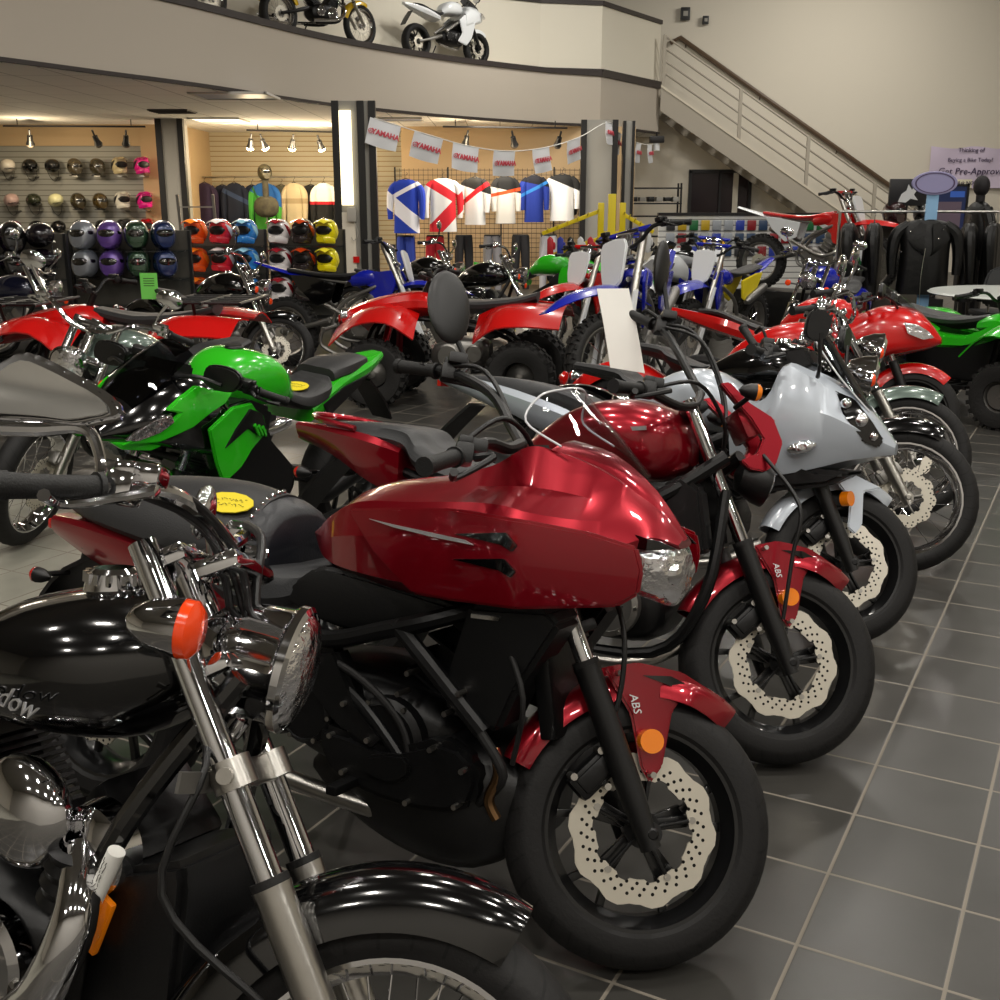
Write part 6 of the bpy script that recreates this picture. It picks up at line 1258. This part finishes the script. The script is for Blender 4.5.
g = G(); g.cyl((0, 0, 0), (0, 0, .02), .2); g.cyl((0, 0, 0), (0, 0, 1.0), .012); g.build('stand', steel, t)
t = empty('wall_sign', 'black rectangular sign with a white splash emblem above the black helmets', 'sign', (5.35, 15.2, 1.72)); g = G(); g.box((0, 0, 0), (.52, .04, .34), None, .01); g.build('board', mat('sign_black', '1c1c20', .4), t)
g = G(); g.slab([(-.14, -.12), (-.1, -.02), (-.04, .02), (-.02, .1), (.03, .03), (.08, .12), (.1, .04), (.06, -.03), (.12, -.1), (.02, -.08), (-.04, -.13)], -.028, .01, bev=0); g.build('emblem', whitep, t); g = G(); g.cyl((0, .03, -1.72), (0, .03, 0), .015, n=8); g.build('post', blackp, t)
gondola('display_rack', 'black shelf holding two dark helmets under the black sign', 5.4, 15.3, .9, (1.3,), 1.34, pegb, bm=blackp)
helm('f', 'dark red and black full-face helmet left on the shelf under the black sign', 5.2, 15.25, 1.302, -70, [pmat('2a0c10')], None); helm('f', 'black full-face helmet right on the shelf under the black sign', 5.6, 15.25, 1.302, -80, [pmat('0a0a0c')], None)
t = empty('poster_stand', 'blue framed poster of bikes beside the oval sign', 'poster', (6.2, 16, 0)); g = G(); g.box((0, 0, 1.5), (.46, .03, .62)); g.build('poster', mat('poster_blue', '1a2a5a', .5, pattern=lambda x, y, z: iter([((z.lt(1.6) * x.ab().lt(.17)), '6a5a6a'), ((z.gt(1.66) * z.lt(1.74) * x.gt(.0) * x.lt(.2)), '3a6ad0')]), var=.6, bscale=14) if 0 else mat('poster_blue', '1a2a5a', .5, pattern=lambda x, y, z: iter([((z.lt(1.6) * x.ab().lt(.17)), '6a5a6a'), ((z.gt(1.66) * z.lt(1.74) * x.gt(.0) * x.lt(.2)), '3a6ad0')])), t); g = G()
for a in (-.24, .24): g.box((a, 0, .92), (.03, .05, 1.84))
g.box((0, 0, 1.82), (.5, .05, .03)); g.box((0, 0, 1.18), (.5, .05, .03)); g.box((0, 0, .02), (.5, .3, .04)); g.build('frame', mat('black_frame'), t)
# banner on the wall
t = empty('banner', 'pale lilac banner reading Get Pre-Approved on the back wall', 'banner', (10.9, 26.42, 2.32)); g = G(); rows = []
for j in range(5): rows.append([(-1.2 + i * .3, -.03 - .02 * sin(i * 1.7 + j), .44 - j * .22 + (.03 * cos(i * 1.9) if j == 0 else 0)) for i in range(9)])
g.patch(rows, .006, 2); g.build('cloth', mat('lilac_cloth', 'd6c8de', .7, pattern=lambda x, y, z: iter([(z.lt(-.25) * x.lt(-.2), 'ece6cc')])), t)
for s_, sz, x, z in (('Thinking of', .13, -.3, .38), ('Buying a Bike Today?', .12, -.3, .17), ('Get Pre-Approved', .21, -.22, -.08), ('Ask NOW', .11, -.3, -.33)): text(s_, 'banner_lettering', sz, mat('purple_ink', '33204a', .6), t, M.Translation((x, -.065, z)) @ M.Rotation(R(90), 4, 'X'), .003, .15 if sz > .2 else 0)
# round table and chair
t = empty('round_table', 'round pale table top on one black column at the right edge', 'table', (5.15, 11.0, 0)); g = G(); g.lathe([(0, .74), (.93, .74), (.95, .75), (.93, .765), (0, .765)], ax=(0, 0, 1), n=64); g.build('table_top', mat('pale_laminate', 'c9cdc8', .3), t); g = G(); g.cyl((0, 0, 0), (0, 0, .74), .035); g.build('column_leg', blackp, t); g = G(); g.lathe([(0, 0), (.3, 0), (.3, .02), (.05, .05), (0, .05)], ax=(0, 0, 1), n=32); g.build('foot', blackp, t)
t = empty('chair', 'grey padded chair standing behind the round table', 'chair', (5.35, 12.15, 0)); g = G(); g.box((0, 0, .45), (.46, .46, .06), None, .02); g.build('seat', seatg, t); g = G(); g.slab([(-.25, .55), (-.27, .8), (-.2, .93), (0, .96), (.2, .93), (.27, .8), (.25, .55)], -.24, .05, bev=.02, k=3); g.build('backrest', seatg, t)
for x in (-.2, .2):
    for y in (-.2, .2): g = G(); g.cyl((x, y, 0), (x, y, .45), .013, n=8); g.build('leg', steel, t)
    g = G(); g.cyl((x, -.2, .42), (x, -.215, .62), .013, n=8); g.build('back_post', steel, t)
g = G(); g.box((0, 0, .12), (.5, .3, .24), None, .01); o = g.build('storage_box', pmat('1a2a80', .5)); o.location = (4.15, 11.6, .002); tag(o, 'blue cardboard box on the floor beside the leather jackets', 'box')
# green hang tag on the dark bike at the left and green price flag
t = empty('hang_tag', 'bright green printed tag hanging in front of the blue full-face helmet', 'tag', (-3.27, 10.6, .95)); g = G(); g.box((0, 0, -.1), (.16, .004, .24)); pt_ = g.build('card', mat('green_card', '7ee060', .6), t); g = G()
for i in range(4): g.box((0, -.003, -.03 - i * .022), (.1, .001, .006))
g.build('print_line', inkm, pt_); g = G(); g.cyl((0, 0, .02), (0, 0, .2), .002, n=4); g.build('string', inkm, t)
# pennant string
PP = [V((-1.78, 16.7, 2.74)), V((-1.1, 16.95, 2.55)), V((-.5, 17.3, 2.4)), V((.1, 17.8, 2.34)), V((.7, 18.5, 2.42)), V((1.3, 19.4, 2.62)), V((1.86, 20.4, 2.92)), V((2.15, 21.3, 2.8)), V((2.5, 22.4, 2.72)), V((2.9, 23.6, 2.7)), V((3.3, 24.8, 2.76))]
t = empty('pennant_string', 'white cord strung between the columns carrying square white pennants', 'cord', (0, 0, 0)); g = G(); g.tube(PP, .008, 5, 5); g.build('cord', paperm, t)
redink = mat('red_ink', 'd04858', .6)
def pen(i, t0, lb, sz=.46):
    p = cr(PP, t0); q = cr(PP, t0 + .1); a = math.atan2(q.y - p.y, q.x - p.x); sl = math.atan2(q.z - p.z, (q - p).xy.length)
    e = empty('pennant', lb, 'pennant', p, group='white pennants on the cord'); e.rotation_euler = (R(4 if i % 2 else -5), -sl, a)
    g = G(); g.patch([[(-sz / 2, 0, -.0), (0, .01, -.0), (sz / 2, 0, -.0)], [(-sz / 2, .015, -.17), (0, -.015, -.17), (sz / 2, .01, -.17)], [(-sz / 2, 0, -.36), (0, .03, -.37), (sz / 2, 0, -.36)]], .003, 3); g.build('cloth', mat('white_pennant', 'e6e8ec', .6), e)
    text('YAMAHA', 'lettering', .098, redink, e, M.Translation((.03, -.024, -.18)) @ M.Rotation(R(90), 4, 'X'), .002, 0, .004)
    g = G(); g.lathe([(.026, -.002), (.034, -.002), (.034, .002), (.026, .002)], (-.19, -.024, -.18), (0, 1, 0), 20, True)
    for k in range(3): g.bar((-.19, -.024, -.18), (-.19 + .028 * sin(k * 2.094), -.024, -.18 + .028 * cos(k * 2.094)), .004, .006, 0)
    g.build('emblem', redink, e)
LB = ['leftmost white pennant, beside the lit column', 'second white pennant from the left', 'third white pennant from the left', 'white pennant at the lowest point of the cord', 'white pennant right of the lowest one', 'last large white pennant before the right column', 'white pennant hanging at the right column', 'first small pennant right of the column', 'second small pennant right of the column', 'third small pennant right of the column', 'last small pennant near the stairs']
for i, tt in enumerate((.3, 1.12, 2.0, 2.95, 3.9, 4.85, 6.1, 7.0, 7.8, 8.6, 9.4)): pen(i, tt, LB[i])
# speakers and exit light fittings on the high wall, flood lamp under the stair landing
for x, z, s_, lb in ((4.05, 5.55, .2, 'small black box fitting high on the back wall, upper one'), (4.5, 5.42, .13, 'smaller black box fitting high on the back wall, lower one')):
    t = empty('wall_fitting', lb, 'fitting', (x, 26.4, z)); g = G(); g.box((0, 0, 0), (s_, .1, s_ * 1.3), None, .01); g.build('housing', blackp, t); g = G(); g.box((0, -.055, 0), (s_ * .5, .01, s_ * .5)); g.build('grille', colm, t)
t = empty('flood_lamp', 'dark floodlight hanging beside the balcony end above the stairs', 'lamp', (3.28, 24.6, 2.86)); g = G(); g.box((0, 0, -.02), (.3, .2, .14), None, .02); g.cyl((0, 0, .0), (0, 0, .13), .02); g.build('housing', mat('black_frame'), t); g = G(); g.cyl((0, 0, -.24), (0, 0, -.09), .07); g.build('bulb', whitep, t)
